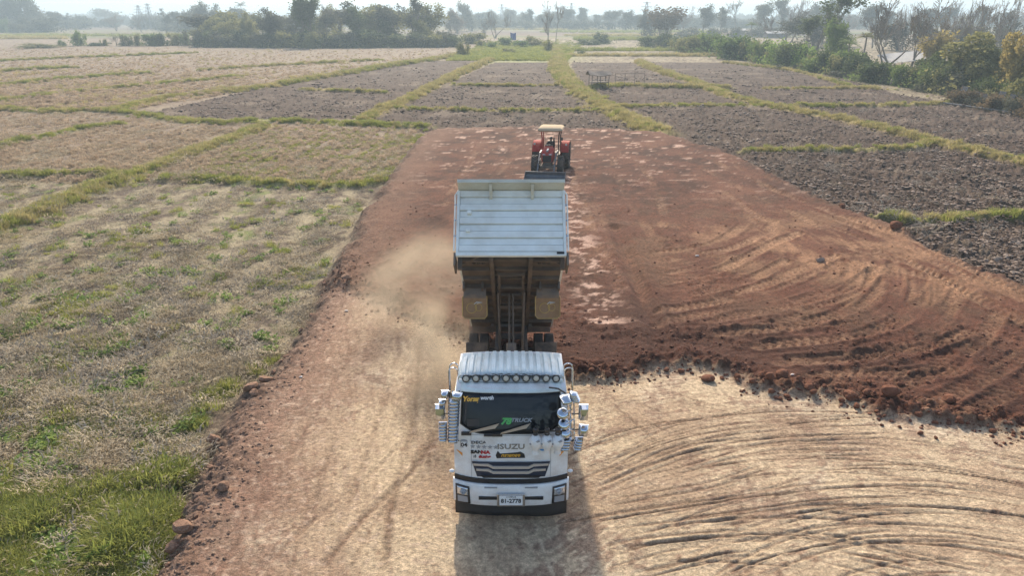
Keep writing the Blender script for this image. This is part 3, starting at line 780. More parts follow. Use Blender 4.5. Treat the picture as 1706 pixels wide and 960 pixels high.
# stubble rows in the middle and far left fields
def rows_pts(n, poly, gap, jit, power=.8):
    x, y = pix_points(n, poly, power=power)
    ca, sa = math.cos(sdir), math.sin(sdir)
    u, v = ca * x + sa * y, -sa * x + ca * y
    v = np.round(v / gap) * gap + rng.normal(0, jit, len(v))
    return ca * u - sa * v, sa * u + ca * v
x, y = rows_pts(8000, LEFT_MID, 1.15, .2); k = off_pad(x, y) & (x < 6) & (y > 30) & (gval(bund, x, y) < .3) & patch(x, y, 3.5, 219, -.18); x, y = x[k], y[k]; h = len(x) // 2
scatter('rice_stubble', P_STUB[0], x[:h], y[:h], rng.uniform(.7, 1.5, h), 'rows of cut stubble on the middle left field', rotz=rng.normal(sdir, .3, h))
scatter('rice_stubble', P_STUB[1], x[h:], y[h:], rng.uniform(.9, 1.5, len(x) - h), 'rows of cut stubble on the middle left field', rotz=rng.normal(sdir, .08, len(x) - h))
x, y = pix_points(5000, LEFT_MID, power=.8); k = off_pad(x, y) & (x < 6) & patch(x, y, 4, 212, -.05)
scatter('straw_litter', P_STRAW[0], x[k], y[k], rng.uniform(.8, 1.8, k.sum()), 'straw lying between the stubble rows of the middle left field')
x, y = pix_points(4500, [(290, 305), (440, 214), (715, 216), (640, 305)], power=.8); k = off_pad(x, y) & patch(x, y, 3, 214, -.1)
scatter('short_grass', P_GRASS[1], x[k], y[k], rng.uniform(.3, .7, k.sum()), 'short green grass left of the far end of the pad')
x, y = rows_pts(9000, LEFT_FAR, 2.2, .3, .7); k = off_pad(x, y) & (x < 10) & (y < 330) & ~gval(plough, x, y) & (gval(bund, x, y) < .3)
scatter('rice_stubble', P_STUB[1], x[k], y[k], rng.uniform(1.4, 2.8, k.sum()), 'cut stubble on the far left fields', rotz=rng.normal(sdir, .1, k.sum()), sz=rng.uniform(1.0, 1.9, k.sum()))
x, y = pix_points(6000, LEFT_FAR, power=.7); k = off_pad(x, y) & (y < 330) & patch(x, y, 8, 216, .1) & ~gval(plough, x, y)
scatter('dry_grass', P_YGRASS[0], x[k], y[k], rng.uniform(.7, 1.6, k.sum()), 'dry grass patches on the far left fields')
# grass on every bank
for P, hw, yel, lab in BL:
    seg = np.hypot(*np.diff(P, axis=0).T); L_ = seg.sum(); n = int(min(L_ * hw * 17, 2600))
    s_ = rng.uniform(0, L_, n); cum = np.concatenate([[0], np.cumsum(seg)])
    X = np.interp(s_, cum, P[:, 0]); Y = np.interp(s_, cum, P[:, 1])
    o_ = rng.normal(0, hw * .55, n); tdir = np.interp(s_, cum[:-1], np.unwrap(np.arctan2(np.diff(P[:, 1]), np.diff(P[:, 0]))))
    X = X - np.sin(tdir) * o_; Y = Y + np.cos(tdir) * o_
    k = off_pad(X, Y, -.25) & (np.abs(X) < .95 * (Y * CP + 3.5)) & (fbm(X, Y, 4, 3, 231) > -.22 - .25 * rng.random(len(X)))
    X, Y = X[k], Y[k]
    ye = rng.random(len(X)) < np.clip(yel + .7 * fbm(X, Y, 9, 2, 233), .02, .98)
    far = np.clip(Y / 125, .75, 1.25)
    sc_ = rng.uniform(.7, 1.5, len(X)) * far * (.85 + .35 * hw) * (1 + .6 * fbm(X, Y, 3, 2, 234))
    scatter('bank_grass', P_GRASS[1], X[~ye], Y[~ye], sc_[~ye], 'green grass on the ' + lab)
    scatter('bank_grass_dry', P_YGRASS[1], X[ye], Y[ye], sc_[ye], 'yellow grass on the ' + lab)
# grass round the garden behind the plots
x, y = pix_points(3000, [(745, 101), (790, 82), (800, 66), (985, 66), (960, 80), (945, 101)], power=.6); k = patch(x, y, 7, 236, -.2)
scatter('garden_grass', P_GRASS[0], x[k], y[k], rng.uniform(1.0, 2.4, k.sum()), 'bright grass of the garden beyond the middle plough')
# clods on the ploughed plots
PB = [(200, 200), (420, 148), (560, 125), (720, 98), (1340, 98), (1420, 130), (1640, 178), (1800, 200), (2050, 260), (2050, 640), (1700, 505), (1560, 460), (1300, 330), (1090, 236), (720, 226)]
x, y = pix_points(75000, PB, power=.75)
k = gval(plough, x, y) & off_pad(x, y, -.6) & (gval(bund, x, y) < .35) & (rng.random(len(x)) < .55 + .8 * fbm(x, y, 1.3, 2, 240)); x, y = x[k], y[k]
s_ = (.045 + .085 * rng.random(len(x)) ** 2.0) * np.clip(.75 + y / 140, .8, 1.7)
for i in range(3): scatter('plough_clods', P_CLOD[i], x[i::3], y[i::3], s_[i::3], 'turned earth clods covering the ploughed plots', zoff=.03, tilt=.12)
x, y = pix_points(3000, PB, power=.75); k = gval(plough, x, y) & off_pad(x, y, -.6) & patch(x, y, 5, 242, .05)
scatter('straw_bits', P_GSTRAW, x[k], y[k], rng.uniform(.8, 1.6, k.sum()), 'straw turned up among the plough clods', zoff=.08, tilt=.3)
# crumbs of red soil: on the loose rim and the shoulders of the pad
n = 70000
x, y = pix_points(n, [(430, 470), (720, 215), (1100, 222), (1480, 375), (1900, 560), (1900, 760), (1600, 740), (1280, 680), (900, 660), (700, 560)], 0, power=.8)
w_ = .02 + .25 * np.exp(-((gval(inred, x, y) - .25) / .75) ** 2) + .10 * gval(loose, x, y)
k = (rng.random(len(x)) < w_) & (gval(inpad, x, y) > -.4) & (gval(inred, x, y) > -.25 - 1.2 * rng.random(len(x)) ** 5); x, y = x[k], y[k]
s_ = (.02 + .07 * rng.random(len(x)) ** 3)
for i in range(2): scatter('soil_crumbs', P_RCLOD[i], x[i::2], y[i::2], s_[i::2], 'crumbs of loose red earth on the pad', tilt=.6)
x, y = pix_points(30000, [(120, 1150), (240, 960), (330, 800), (430, 630), (540, 460), (700, 215), (740, 215), (620, 460), (520, 640), (430, 800), (330, 1150)], 0, power=.85)
k = np.abs(gval(inpad, x, y) - .1) < rng.random(len(x)) * 1.1; x, y = x[k], y[k]
s_ = (.012 + .06 * rng.random(len(x)) ** 3)
for i in range(2): scatter('soil_crumbs', P_BCLOD[i], x[i::2], y[i::2], s_[i::2], 'crumbs of brown earth along the left shoulder of the pad', tilt=.6, zoff=-.01)

# ------------------------------------------------------------------ larger clods that can be told apart
mat('clod_red', (.17, .075, .045), .95, noise=.4, nscale=3, bump=.6, bscale=6, spec=.15)
mat('clod_brown', (.25, .15, .10), .95, noise=.4, nscale=3, bump=.6, bscale=6, spec=.15)
CL = [proto('earth_clod', *lump(s, 2, .78, .2), 'clod_red', False) for s in range(31, 37)]
CB = [proto('earth_clod', *lump(s, 2, .78, .2), 'clod_brown', False) for s in range(41, 45)]
NTH = ['first', 'second', 'third', 'fourth', 'fifth', 'sixth', 'seventh', 'eighth', 'ninth', 'tenth', 'eleventh', 'twelfth', 'thirteenth', 'fourteenth', 'fifteenth', 'sixteenth', 'seventeenth', 'eighteenth', 'nineteenth']
TENS = {20: 'twenty', 30: 'thirty', 40: 'forty'}
def nth(i):
    return NTH[i - 1] if i < 20 else (TENS[i // 10 * 10][:-1] + 'ieth' if i % 10 == 0 else TENS[i // 10 * 10] + '-' + NTH[i % 10 - 1])
def clod(px, py, wpx, label, group=None, brown=False, z=None):
    p = at(px, py + wpx * .25, .1 if not brown else -.15)
    zz = float(gz(p.x, p.y)[0])
    r = wpx * depth(p) / FPX / 2 * 1.08
    o = link(bpy.data.objects.new('earth_clod', rnd.choice(CB if brown else CL)))
    o.location = (p.x, p.y, zz + r * .38); o.scale = (r, r * rnd.uniform(.8, 1.1), r * rnd.uniform(.85, 1.05)); o.rotation_euler = (rnd.uniform(-.4, .4), rnd.uniform(-.4, .4), rnd.uniform(0, 6.28))
    return tag(o, label, 'clod', group)
clod(1180, 624, 21, 'red clod at the pale edge whose long shadow falls on bare ground', 'large clods along the red edge')
clod(1301, 627, 24, 'long flat red clod with a tiny white stone beside it', 'large clods along the red edge')
clod(1347, 646, 17, 'rounded orange-brown clod alone above the pale edge', 'large clods along the red edge')
clod(1416, 657, 23, 'blocky pale-topped clod at the red edge, first of two big ones', 'large clods along the red edge')
clod(1482, 658, 32, 'largest blocky red clod on the red edge, wide as two others', 'large clods along the red edge')
clod(1580, 668, 26, 'big smooth clod by the red edge near the right side', 'large clods along the red edge')
clod(1236, 653, 5, 'small dark lump lying alone on the pale ground', 'large clods along the red edge')
clod(1284, 650, 12, 'small brown clod on the lip left of the rounded one', 'large clods along the red edge')
for k, (px, py, w) in enumerate(sorted([(1312, 655, 11), (1300, 659, 9), (1355, 655, 12), (1428, 671, 15), (1403, 664, 11), (1440, 657, 14), (1484, 672, 9), (1372, 648, 8), (1330, 640, 12), (1252, 637, 13), (1280, 638, 14), (1268, 632, 10), (1228, 626, 12), (1204, 624, 9), (1135, 612, 12), (1110, 612, 10),
                  (1012, 624, 13), (985, 622, 10), (1060, 618, 12), (1530, 690, 12), (1545, 680, 9), (1600, 700, 14), (1594, 685, 10), (1632, 700, 11), (1655, 712, 12), (1690, 716, 10), (1500, 640, 12), (1514, 623, 11), (1545, 640, 8), (1575, 660, 9),
                  (1460, 684, 9), (1474, 690, 7), (1392, 650, 10), (1365, 632, 7), (1448, 640, 9), (1560, 700, 8), (1415, 690, 6), (1534, 716, 9), (1560, 724, 8), (1470, 703, 6), (1500, 706, 7), (1240, 645, 6), (1256, 650, 5)])):
    clod(px, py, w, 'small lump of red earth along the pale edge, ' + nth(k + 1) + ' from the left', 'small lumps along the red edge')
for px, py, w, l in [(418, 644, 26, 'orange-brown clod standing highest on the left shoulder'), (444, 633, 24, 'pale rounded clod behind the orange one on the left shoulder'), (374, 820, 22, 'grey-brown clod at the corner of the lush grass'), (309, 880, 34, 'big dark clod leaning on the left shoulder'),
                     (288, 900, 32, 'big pale clod nearest the lush grass'), (580, 474, 20, 'rounded reddish clod beside the drifting dust'), (478, 590, 14, 'brown clod on the left shoulder below the dust'), (352, 715, 22, 'dark clod at the foot of the left shoulder above the lush grass')]:
    clod(px, py, w, l, 'large clods along the left shoulder', True)
for k, (px, py, w) in enumerate(sorted([(330, 836, 12), (296, 853, 9), (425, 663, 16), (360, 727, 14), (500, 540, 10), (468, 598, 9), (520, 520, 10), (395, 690, 10), (350, 775, 10), (335, 850, 10), (280, 935, 13), (318, 925, 10), (370, 745, 10), (455, 612, 10), (540, 470, 9), (405, 672, 9), (385, 730, 8), (345, 800, 9), (305, 905, 10)])):
    clod(px, py, w, 'small lump of brown earth on the left shoulder, ' + nth(k + 1) + ' from the left', 'small lumps along the left shoulder', True)
clod(1492, 378, 20, 'dark brown clod at the pad corner by the lowest green bank', None)
clod(1402, 342, 12, 'brown clod on the right shoulder of the pad above the banks', None)
# ------------------------------------------------------------------ materials of the vehicles
DUST = (.34, .235, .155)
mat('white_paint', (.80, .82, .83), .32, coat=.3, dirt=DUST, dirt_amt=.42, dscale=2.4, noise=.06, nscale=3)
mat('bed_paint', (.88, .90, .86), .5, dirt=(.50, .43, .32), dirt_amt=.4, dscale=1.6, noise=.10, nscale=5)
mat('roof_paint', (.72, .81, .81), .45, dirt=(.40, .36, .28), dirt_amt=.45, dscale=2.5, noise=.1, nscale=6)
mat('black_plastic', (.018, .018, .02), .5, dirt=DUST, dirt_amt=.2, dscale=3)
mat('black_rubber', (.022, .022, .023), .75, dirt=DUST, dirt_amt=.45, dscale=2.5)
mat('mud_rubber', (.035, .032, .03), .85, dirt=(.30, .20, .13), dirt_amt=.8, dscale=3)
mat('chassis_metal', (.11, .098, .088), .7, dirt=(.26, .18, .12), dirt_amt=.9, dscale=2.2, noise=.3)
mat('underbody', (.085, .066, .052), .75, dirt=(.20, .14, .095), dirt_amt=.75, dscale=2.6, noise=.3)
mat('glass', (.010, .013, .017), .07, spec=.32)
mat('chrome', (.80, .82, .85), .10, metal=1.0)
mat('chrome_dull', (.62, .63, .64), .25, metal=1.0, noise=.1)
mat('mirror_shell', (.56, .60, .65), .10, metal=1.0, noise=.06, nscale=6)
mat('lens', (.55, .52, .46), .12, coat=.6, noise=.15, nscale=20)
mat('lens_clear', (.62, .66, .70), .05, metal=.6, coat=1)
mat('orange_lens', (.75, .30, .03), .15, coat=.5)
mat('plate_white', (.78, .79, .80), .4)
mat('ink_black', (.015, .015, .018), .5)
mat('decal_grey', (.30, .31, .33), .35)
mat('decal_chrome', (.36, .36, .38), .25, metal=.6)
mat('decal_red', (.45, .02, .03), .4)
mat('decal_green', (.08, .42, .10), .4)
mat('decal_yellow', (.75, .42, .05), .4)
mat('decal_white', (.75, .76, .78), .4)
mat('decal_blue', (.05, .25, .60), .4)
mat('decal_beige', (.50, .42, .33), .45, dirt=DUST, dirt_amt=.3)
mat('gold', (.55, .36, .10), .5, dirt=(.30, .20, .12), dirt_amt=.6, dscale=4)
mat('flap_print', (.28, .15, .06), .7, noise=.5, nscale=9, dirt=(.33, .22, .14), dirt_amt=.6, dscale=3)
mat('grille_silver', (.62, .58, .53), .3, metal=.35)
mat('grille_blue', (.02, .03, .055), .3)
mat('red_paint', (.38, .028, .022), .75, spec=.15, dirt=(.45, .22, .17), dirt_amt=.45, dscale=3)
mat('cream_canopy', (.50, .40, .27), .95, spec=.05, dirt=(.45, .33, .22), dirt_amt=.3, dscale=2)
mat('steel_blue', (.10, .115, .13), .45, metal=.4, dirt=(.30, .24, .2), dirt_amt=.5, dscale=3)
mat('dark_cloth', (.028, .026, .03), .9, noise=.2)
mat('skin', (.30, .17, .11), .55)
mat('trousers', (.05, .05, .06), .9)

TXT = {}
def text(parent, s, x, y, z, size, m, rot=(math.pi / 2, 0, 0), name='lettering', align='CENTER', sx=1.0, shear=0.0, bold=0.0, ext=.002):
    cu = bpy.data.curves.new('t', 'FONT'); cu.body = s; cu.size = size; cu.align_x = align; cu.align_y = 'CENTER'; cu.shear = shear; cu.offset = bold; cu.extrude = ext; cu.resolution_u = 2
    tmp = bpy.data.objects.new('t', cu); col.objects.link(tmp)
    dg = bpy.context.evaluated_depsgraph_get(); dg.update()
    me = bpy.data.meshes.new_from_object(tmp.evaluated_get(dg)); me.name = name
    bpy.data.objects.remove(tmp); bpy.data.curves.remove(cu)
    me.materials.clear(); me.materials.append(MATS[m])
    o = link(bpy.data.objects.new(name, me), parent)
    o.location = (x, y, z); o.rotation_euler = rot; o.scale = (sx, 1, 1)
    return o

def Mx(loc, rx=0, ry=0, rz=0):
    return Matrix.Translation(loc) @ Matrix.Rotation(rz, 4, 'Z') @ Matrix.Rotation(ry, 4, 'Y') @ Matrix.Rotation(rx, 4, 'X')

def wheel(parent, x, y, r, w, name='wheel', out=1, grooves=5, dual=False, rim='chrome_dull', lug=0):
    wh = empty(name, (x, y, r), 0, parent)
    M = Matrix.Rotation(math.pi / 2, 4, 'Y')
    t = MB(); prof = [(r * .58, -w / 2 * .9), (r * .80, -w / 2), (r * .95, -w / 2 * .96)]
    if lug:
        prof += [(r * .95, -w * .48), (r * .95, w * .48)]
    else:
        prof += [(r, -w / 2 * .86)]
        for g in range(grooves):
            c = -w / 2 * .86 + w * .86 * (g + .5) / grooves; q = w * .86 / grooves * .16
            prof += [(r, c - q), (r * .965, c - q * .7), (r * .965, c + q * .7), (r, c + q)]
        prof += [(r, w / 2 * .86)]
    prof += [(r * .95, w / 2 * .96), (r * .80, w / 2), (r * .58, w / 2 * .9), (r * .58, -w / 2 * .9)]
    t.lathe(prof, M, 40)
    if lug:
        for k in range(lug):
            a = 2 * math.pi * k / lug
            for s_ in (-1, 1):
                aa = a + (math.pi / lug if s_ > 0 else 0)
                B = Matrix.Rotation(aa, 4, 'X') @ Matrix.Translation((s_ * w * .25, 0, r * .97)) @ Matrix.Rotation(s_ * .7, 4, 'Z')
                t.box(-w * .30, w * .30, -.028 * r / .5, .028 * r / .5, -.04 * r / .5, .045 * r / .5, B)
    t.build('tyre', 'black_rubber' if not dual else 'mud_rubber', wh, smooth=True, angle=40)
    q = MB()
    q.lathe([(r * .60, -w * .44), (r * .56, -w * .36), (r * .52, out * w * .10), (r * .30, out * w * .16), (r * .26, out * w * .34), (r * .001, out * w * .36)], M, 24)
    q.build('rim', rim, wh, smooth=True)
    return wh

# ------------------------------------------------------------------ the dump truck
TX, TY = -.02, 12.05
truck = tag(empty('dump_truck', (TX, TY, 0)), 'white dump truck with its empty bed tipped up, chrome mirrors and roof lamps', 'dump truck')
HW = 1.15
def bow(x): return .13 * abs(x / HW) ** 3.2
PROF = [(.06, .50), (.02, .95), (.03, 1.30), (.07, 1.75), (.11, 2.06), (.25, 2.47), (.40, 2.84), (.47, 2.93), (.62, 2.99), (1.2, 3.02), (1.92, 3.00), (1.98, 2.90), (2.0, 1.0), (1.98, .72)]
def prof_y(z):
    for (y0, z0), (y1, z1) in zip(PROF[:7], PROF[1:7]):
        if z0 <= z <= z1: return y0 + (y1 - y0) * (z - z0) / (z1 - z0)
    return .4
def front(x, z, out=0.0): return prof_y(z) + bow(x) - out
mb = MB(); NX = 28
def cabw(z): return HW * (1 - .045 * max(0, (z - 2.0)) ** 1.2)
ring = []
for i in range(NX + 1):
    u = -1 + 2 * i / NX
    for (y, z) in PROF:
        x = u * cabw(z)
        f = max(0, 1 - max(0, y - .45) / .3)
        zz = z - (.05 * abs(u) ** 4 if z > 2.85 else 0)
        mb.v.append((x, y + bow(x) * f, zz))
np_ = len(PROF)
for i in range(NX):
    for k in range(np_ - 1):
        a = i * np_ + k; mb.f.append((a, a + 1, a + np_ + 1, a + np_))
mb.f.append(tuple(range(np_))); mb.f.append(tuple(NX * np_ + k for k in range(np_ - 1, -1, -1)))
for i in range(NX): mb.f.append((i * np_, (i + 1) * np_, (i + 1) * np_ + np_ - 1, i * np_ + np_ - 1))
cab = mb.build('cab', 'white_paint', truck, smooth=True, angle=50)

def patch_on_front(x0, x1, z0, z1, out, nu=16, nv=6, inset=0.0):
    def P(u, v):
        z = z0 + (z1 - z0) * v; sh = inset * (1 - v)
        x = (x0 + sh) + (x1 - sh - x0 - sh) * u
        return (x, front(x, z, out), z)
    return P
# windscreen with rounded lower corners
ws = MB()
def wsP(u, v):
    x = (-1.01 + 2.02 * u) * (1 - .03 * v); zl = 2.07 + .16 * max(0, (abs(x) - .62) / .4) ** 1.6; z = zl + (2.83 - zl) * v
    return (x, front(x, z, .008), z)
ws.grid(wsP, 26, 8)
ws.build('windscreen', 'glass', cab, smooth=True, solid=.006)
fr = MB()
pts = [wsP(u / 26, 1) for u in range(27)] + [wsP(1, 1 - v / 8) for v in range(9)] + [wsP(1 - u / 26, 0) for u in range(27)] + [wsP(0, v / 8) for v in range(9)]
fr.tube([(p[0], p[1] - .004, p[2]) for p in pts], .012, 5, False)
fr.build('windscreen_seal', 'black_plastic', cab, smooth=True)
# pale sun visor panel over the screen
vz = MB(); vz.grid(lambda u, v: ((-1.0 + 2.0 * u), front(-1 + 2 * u, 2.84, 0) - .05 + .22 * v + .02 * (1 - v), 2.845 + .13 * v), 20, 3)
vz.build('visor', 'roof_paint', cab, smooth=True, solid=.02)
# corrugated roof hood
hood = MB(); NR = 14; hv = []
def hz(u, t): return 2.985 + .135 * (1 - abs(2 * u - 1) ** 2.6) + .05 * math.sin(math.pi * min(1, t * 1.1)) - .06 * t
cols = []
for r_ in range(NR):
    b0, b1 = r_ / NR, (r_ + 1) / NR; w_ = (b1 - b0)
    cols += [(b0 + .02 * w_, 0), (b0 + .34 * w_, 0), (b0 + .46 * w_, 1), (b0 + .92 * w_, 1)]
cols.append((1.0, 0))
nt_ = 7
for j in range(nt_ + 1):
    t = j / nt_
    for u, hgt in cols:
        hood.v.append((-1.08 + 2.16 * u, .66 + .05 * abs(2 * u - 1) ** 2 + 1.08 * t, hz(u, t) + hgt * .048 * min(1, .4 + t * 3)))
nc_ = len(cols)
for j in range(nt_):
    for i in range(nc_ - 1):
        a = j * nc_ + i; hood.f.append((a, a + 1, a + nc_ + 1, a + nc_))
hood.build('roof_hood', 'roof_paint', cab, smooth=True, angle=25, solid=.02)
sk_ = MB().prism([(.60, 2.96), (.62, 3.00), (1.80, 3.02), (1.80, 2.96)], -1.05, 1.05); sk_.build('roof_hood_base', 'roof_paint', cab, bevel=.01)
# lamp bar
lb = MB(); lx = lambda u: (-1.02 + 2.04 * u)
ly = lambda x: .60 + .07 * abs(x) ** 2.5
lzf = lambda x: 3.075 - .05 * abs(x) ** 3
for dz in (-.055, .055): lb.tube([(lx(i / 12), ly(lx(i / 12)), lzf(lx(i / 12)) + dz) for i in range(13)], .012, 6)
for s_ in (-1, 1):
    lb.tube([(s_ * 1.02, ly(1.02), lzf(1.02) + .055), (s_ * 1.05, ly(1.02), lzf(1.02)), (s_ * 1.06, ly(1.02) - .02, 2.83)], .011, 6)
for i in range(1, 12, 2): lb.bar((lx(i / 12), ly(lx(i / 12)), lzf(lx(i / 12))), (lx(i / 12), .75, 3.0), .02, .02)
lb.build('lamp_bar', 'chrome_dull', cab, smooth=True)
M0 = Matrix.Rotation(math.pi / 2 - .25, 4, 'X')
hb = MB().lathe([(.03, -.05), (.066, -.035), (.080, .02), (.080, .036), (.056, .036)], None, 18)
ln = MB().lathe([(.057, .032), (.045, .042), (.0005, .046)], None, 18)
hb0 = ln0 = None
for i in range(10):
    x = -.905 + 1.81 * i / 9
    L_ = (x, ly(x) - .03, lzf(x))
    if hb0 is None:
        hb0 = hb.build('roof_lamp', 'black_plastic', cab, smooth=True); hb0.location = L_; hb0.rotation_euler = (math.pi / 2 - .2, 0, 0)
        ln0 = ln.build('lens', 'lens', hb0, smooth=True)
    else:
        o = copy_part(hb0, cab, L_); copy_part(ln0, o)
# chrome hoops beside the roof
for s_ in (-1, 1):
    mb = MB()
    for k, yy in enumerate((.75, .95)):
        mb.tube([(s_ * 1.26, yy, 2.35), (s_ * 1.26, yy, 3.10)] + [(s_ * (1.17 + .09 * math.cos(a)), yy, 3.12 + .09 * math.sin(a)) for a in [math.pi * q / 8 for q in range(9)]] + [(s_ * 1.08, yy, 3.02)], .013, 7)
    mb.tube([(s_ * 1.26, .75, 2.35), (s_ * 1.15, .75, 2.3)], .012, 6); mb.tube([(s_ * 1.26, .95, 2.35), (s_ * 1.15, .95, 2.3)], .012, 6)
    mb.build('grab_hoop', 'chrome', cab, smooth=True)
# side windows, doors
for s_ in (-1, 1):
    x0 = s_ * (cabw(2.3) + .004); x1 = s_ * (cabw(2.3) - .03)
    mb = MB().prism([(.42, 2.02), (.58, 2.72), (1.45, 2.74), (1.5, 2.02)], min(x0, x1), max(x0, x1)); mb.build('side_window', 'glass', cab)
    mb = MB().box(*sorted((s_ * (HW + .006), s_ * (HW - .03))), 1.34, 1.48, 1.62, 1.67); mb.build('door_handle', 'black_plastic', cab, bevel=.008)
    for a, b in (((.32, .95), (.34, 1.95)), ((.34, 1.95), (.5, 2.76)), ((1.55, .95), (1.55, 2.78))):
        MB().bar((s_ * HW, a[0], a[1]), (s_ * (cabw(b[1]) + .002), b[0], b[1]), .012, .012).build('door_seam', 'black_plastic', cab)
    mb = MB().prism([(.30, .45), (.30, .62), (.62, .70), (.62, .45)], *sorted((s_ * 1.13, s_ * .80))); mb.build('step', 'black_plastic', cab, bevel=.01)
# front panel seams, corner panels
mb = MB()
for s_ in (-1, 1):
    mb.tube([(s_ * .80, front(.80, z_, .002), z_) for z_ in (1.02, 1.3, 1.6, 2.03)], .005, 4)
mb.tube([(x_ / 10, front(x_ / 10, 2.03, .002), 2.03) for x_ in range(-10, 11)], .006, 4)
mb.build('panel_seam', 'decal_grey', cab)
# grille: dark openings and chrome bars
g = MB(); g.grid(lambda u, v: ((-.79 + .10 * (1 - v) + (1.58 - .20 * (1 - v)) * u), front(0, 1.25, .003) + bow(.7 * (2 * u - 1)), 1.10 + .36 * v), 14, 3)
g.build('grille_opening', 'grille_blue', cab, solid=.004)
for z_, w_ in ((1.335, .76), (1.215, .70)):
    mb = MB()
    def gp(x, z_=z_):
        a = abs(x)
        return z_ + (.055 if a > .46 else (.055 * (a - .36) / .10 if a > .36 else 0)) 
    xs = [-w_, -.62, -.46, -.36, 0, .36, .46, .62, w_]
    for a, b in zip(xs[:-1], xs[1:]):
        ya, yb = front(a, 1.3, .02), front(b, 1.3, .02)
        hA, hB = (.034 if abs(a) < .5 else .028), (.034 if abs(b) < .5 else .028)
        mb.add([(a, ya, gp(a) - hA), (b, yb, gp(b) - hB), (b, yb - .012, gp(b) + hB), (a, ya - .012, gp(a) + hA), (a, ya + .03, gp(a) + hA), (b, yb + .03, gp(b) + hB)], [(0, 1, 2, 3), (3, 2, 5, 4)])
    mb.build('grille_bar', 'grille_silver', cab)
mb = MB(); mb.grid(lambda u, v: ((-.62 + .06 * (1 - v) + (1.24 - .12 * (1 - v)) * u), front(0, 1.1, .008), 1.085 + .06 * v), 8, 1); mb.build('lower_grille', 'ink_black', cab, solid=.004)
# black strip painting the shade in the gap under the cab; then the bumper
gap = MB(); gap.grid(lambda u, v: (-1.155 + 2.31 * u, front(-1.15 + 2.3 * u, 1.05, .022), .90 + (.155 + .05 * abs(2 * u - 1) ** 3) * v), 20, 1); gap.build('gap_shade_strip', 'ink_black', truck, solid=.02)
def bumper_profile(u): x = -1.185 + 2.37 * u; return x, -.05 + .15 * abs(x / 1.185) ** 3.2
bp_ = MB(); NB = 26; prof = [(.10, .46), (.0, .45), (-.025, .52), (-.03, .74), (-.012, .90), (.02, .945), (.09, .955)]
for i in range(NB + 1):
    u = i / NB; x, y = bumper_profile(u)
    lift = .05 * abs(2 * u - 1) ** 3
    for a, z in prof: bp_.v.append((x, y + a, z + (lift if z > .9 else lift * .7)))
for i in range(NB):
    for k in range(len(prof) - 1):
        a = i * len(prof) + k; bp_.f.append((a, a + 1, a + len(prof) + 1, a + len(prof)))
bumper = bp_.build('bumper', 'white_paint', truck, smooth=True, angle=40, solid=.03)
for s_ in (-1, 1):
    def HP(u, v, s_=s_):
        x = s_ * (1.135 - .30 * u * (1 - .05 * v)); q = -.05 + .15 * abs(x / 1.185) ** 3.2
        return (x, q - .045, .50 + .40 * v + .03 * (1 - u) * (v * 1.6 - .4))
    mb = MB().grid(HP, 6, 6); h_ = mb.build('headlight', 'black_plastic', bumper, smooth=True, solid=.02)
    mb = MB().grid(lambda u, v: tuple(Vector(HP(.12 + .76 * u, .50 + .42 * v)) + Vector((0, -.008, 0))), 6, 4); mb.build('lens', 'lens_clear', h_, smooth=True, solid=.01)
    mb = MB().grid(lambda u, v: tuple(Vector(HP(.14 + .70 * u, .08 + .34 * v)) + Vector((0, -.006, 0))), 6, 3); mb.build('lower_lens', 'decal_grey', h_, smooth=True)
    p = Vector(HP(.55, .70)) + Vector((0, -.02, 0))
    mb = MB().lathe([(.07, 0), (.06, .03), (.03, .05), (.0005, .02)], Mx(p, math.pi / 2), 16); mb.build('reflector', 'decal_grey', h_, smooth=True)
    mb = MB().box(*sorted((s_ * .24, s_ * .66)), -.088, -.06, .62, .70); mb.build('air_slot', 'ink_black', bumper, bevel=.01)
    mb = MB().box(*sorted((s_ * .28, s_ * .54)), -.062, -.03, .885, .915); mb.build('pad_strip', 'decal_grey', bumper)
    mb = MB().ell((s_ * 1.20, .07, 1.22), (.055, .04, .035)); mb.build('side_marker', 'decal_white', cab, smooth=True)
    def OP(u, v, s_=s_):
        x = s_ * (1.10 - .12 * u); z = 1.66 - .09 * u + (v - .5) * (.015 + .06 * u)
        return (x, front(x, z, .006), z)
    MB().grid(OP, 8, 3).build('turn_signal', 'orange_lens', cab, smooth=True)
# number plate
mb = MB(); mb.box(-.285, .285, -.135, -.105, .49, .80); hold = mb.build('number_plate_frame', 'chrome_dull', bumper, bevel=.015)
pl_ = MB().box(-.235, .235, -.142, -.134, .53, .765).build('number_plate', 'plate_white', bumper, bevel=.008)
text(pl_, '81-2778', 0, -.144, .635, .135, 'ink_black', bold=.004, sx=.92)
text(pl_, 'กาฬสินธุ์', 0, -.144, .735, .045, 'ink_black', sx=1.3)
# front flap
fl = MB(); fl.grid(lambda u, v: (-1.16 + 2.32 * u, .04 + .12 * abs(2 * u - 1) ** 3 - .03 * (1 - v) + .012 * math.sin(u * 14), .14 + .38 * v + .02 * math.sin(u * 5) * (1 - v)), 24, 4)
fl.build('front_flap', mat('flap_black', (.014, .014, .015), .6, dirt=(.10, .075, .055), dirt_amt=.25, dscale=2.0), truck, smooth=True, solid=.012)
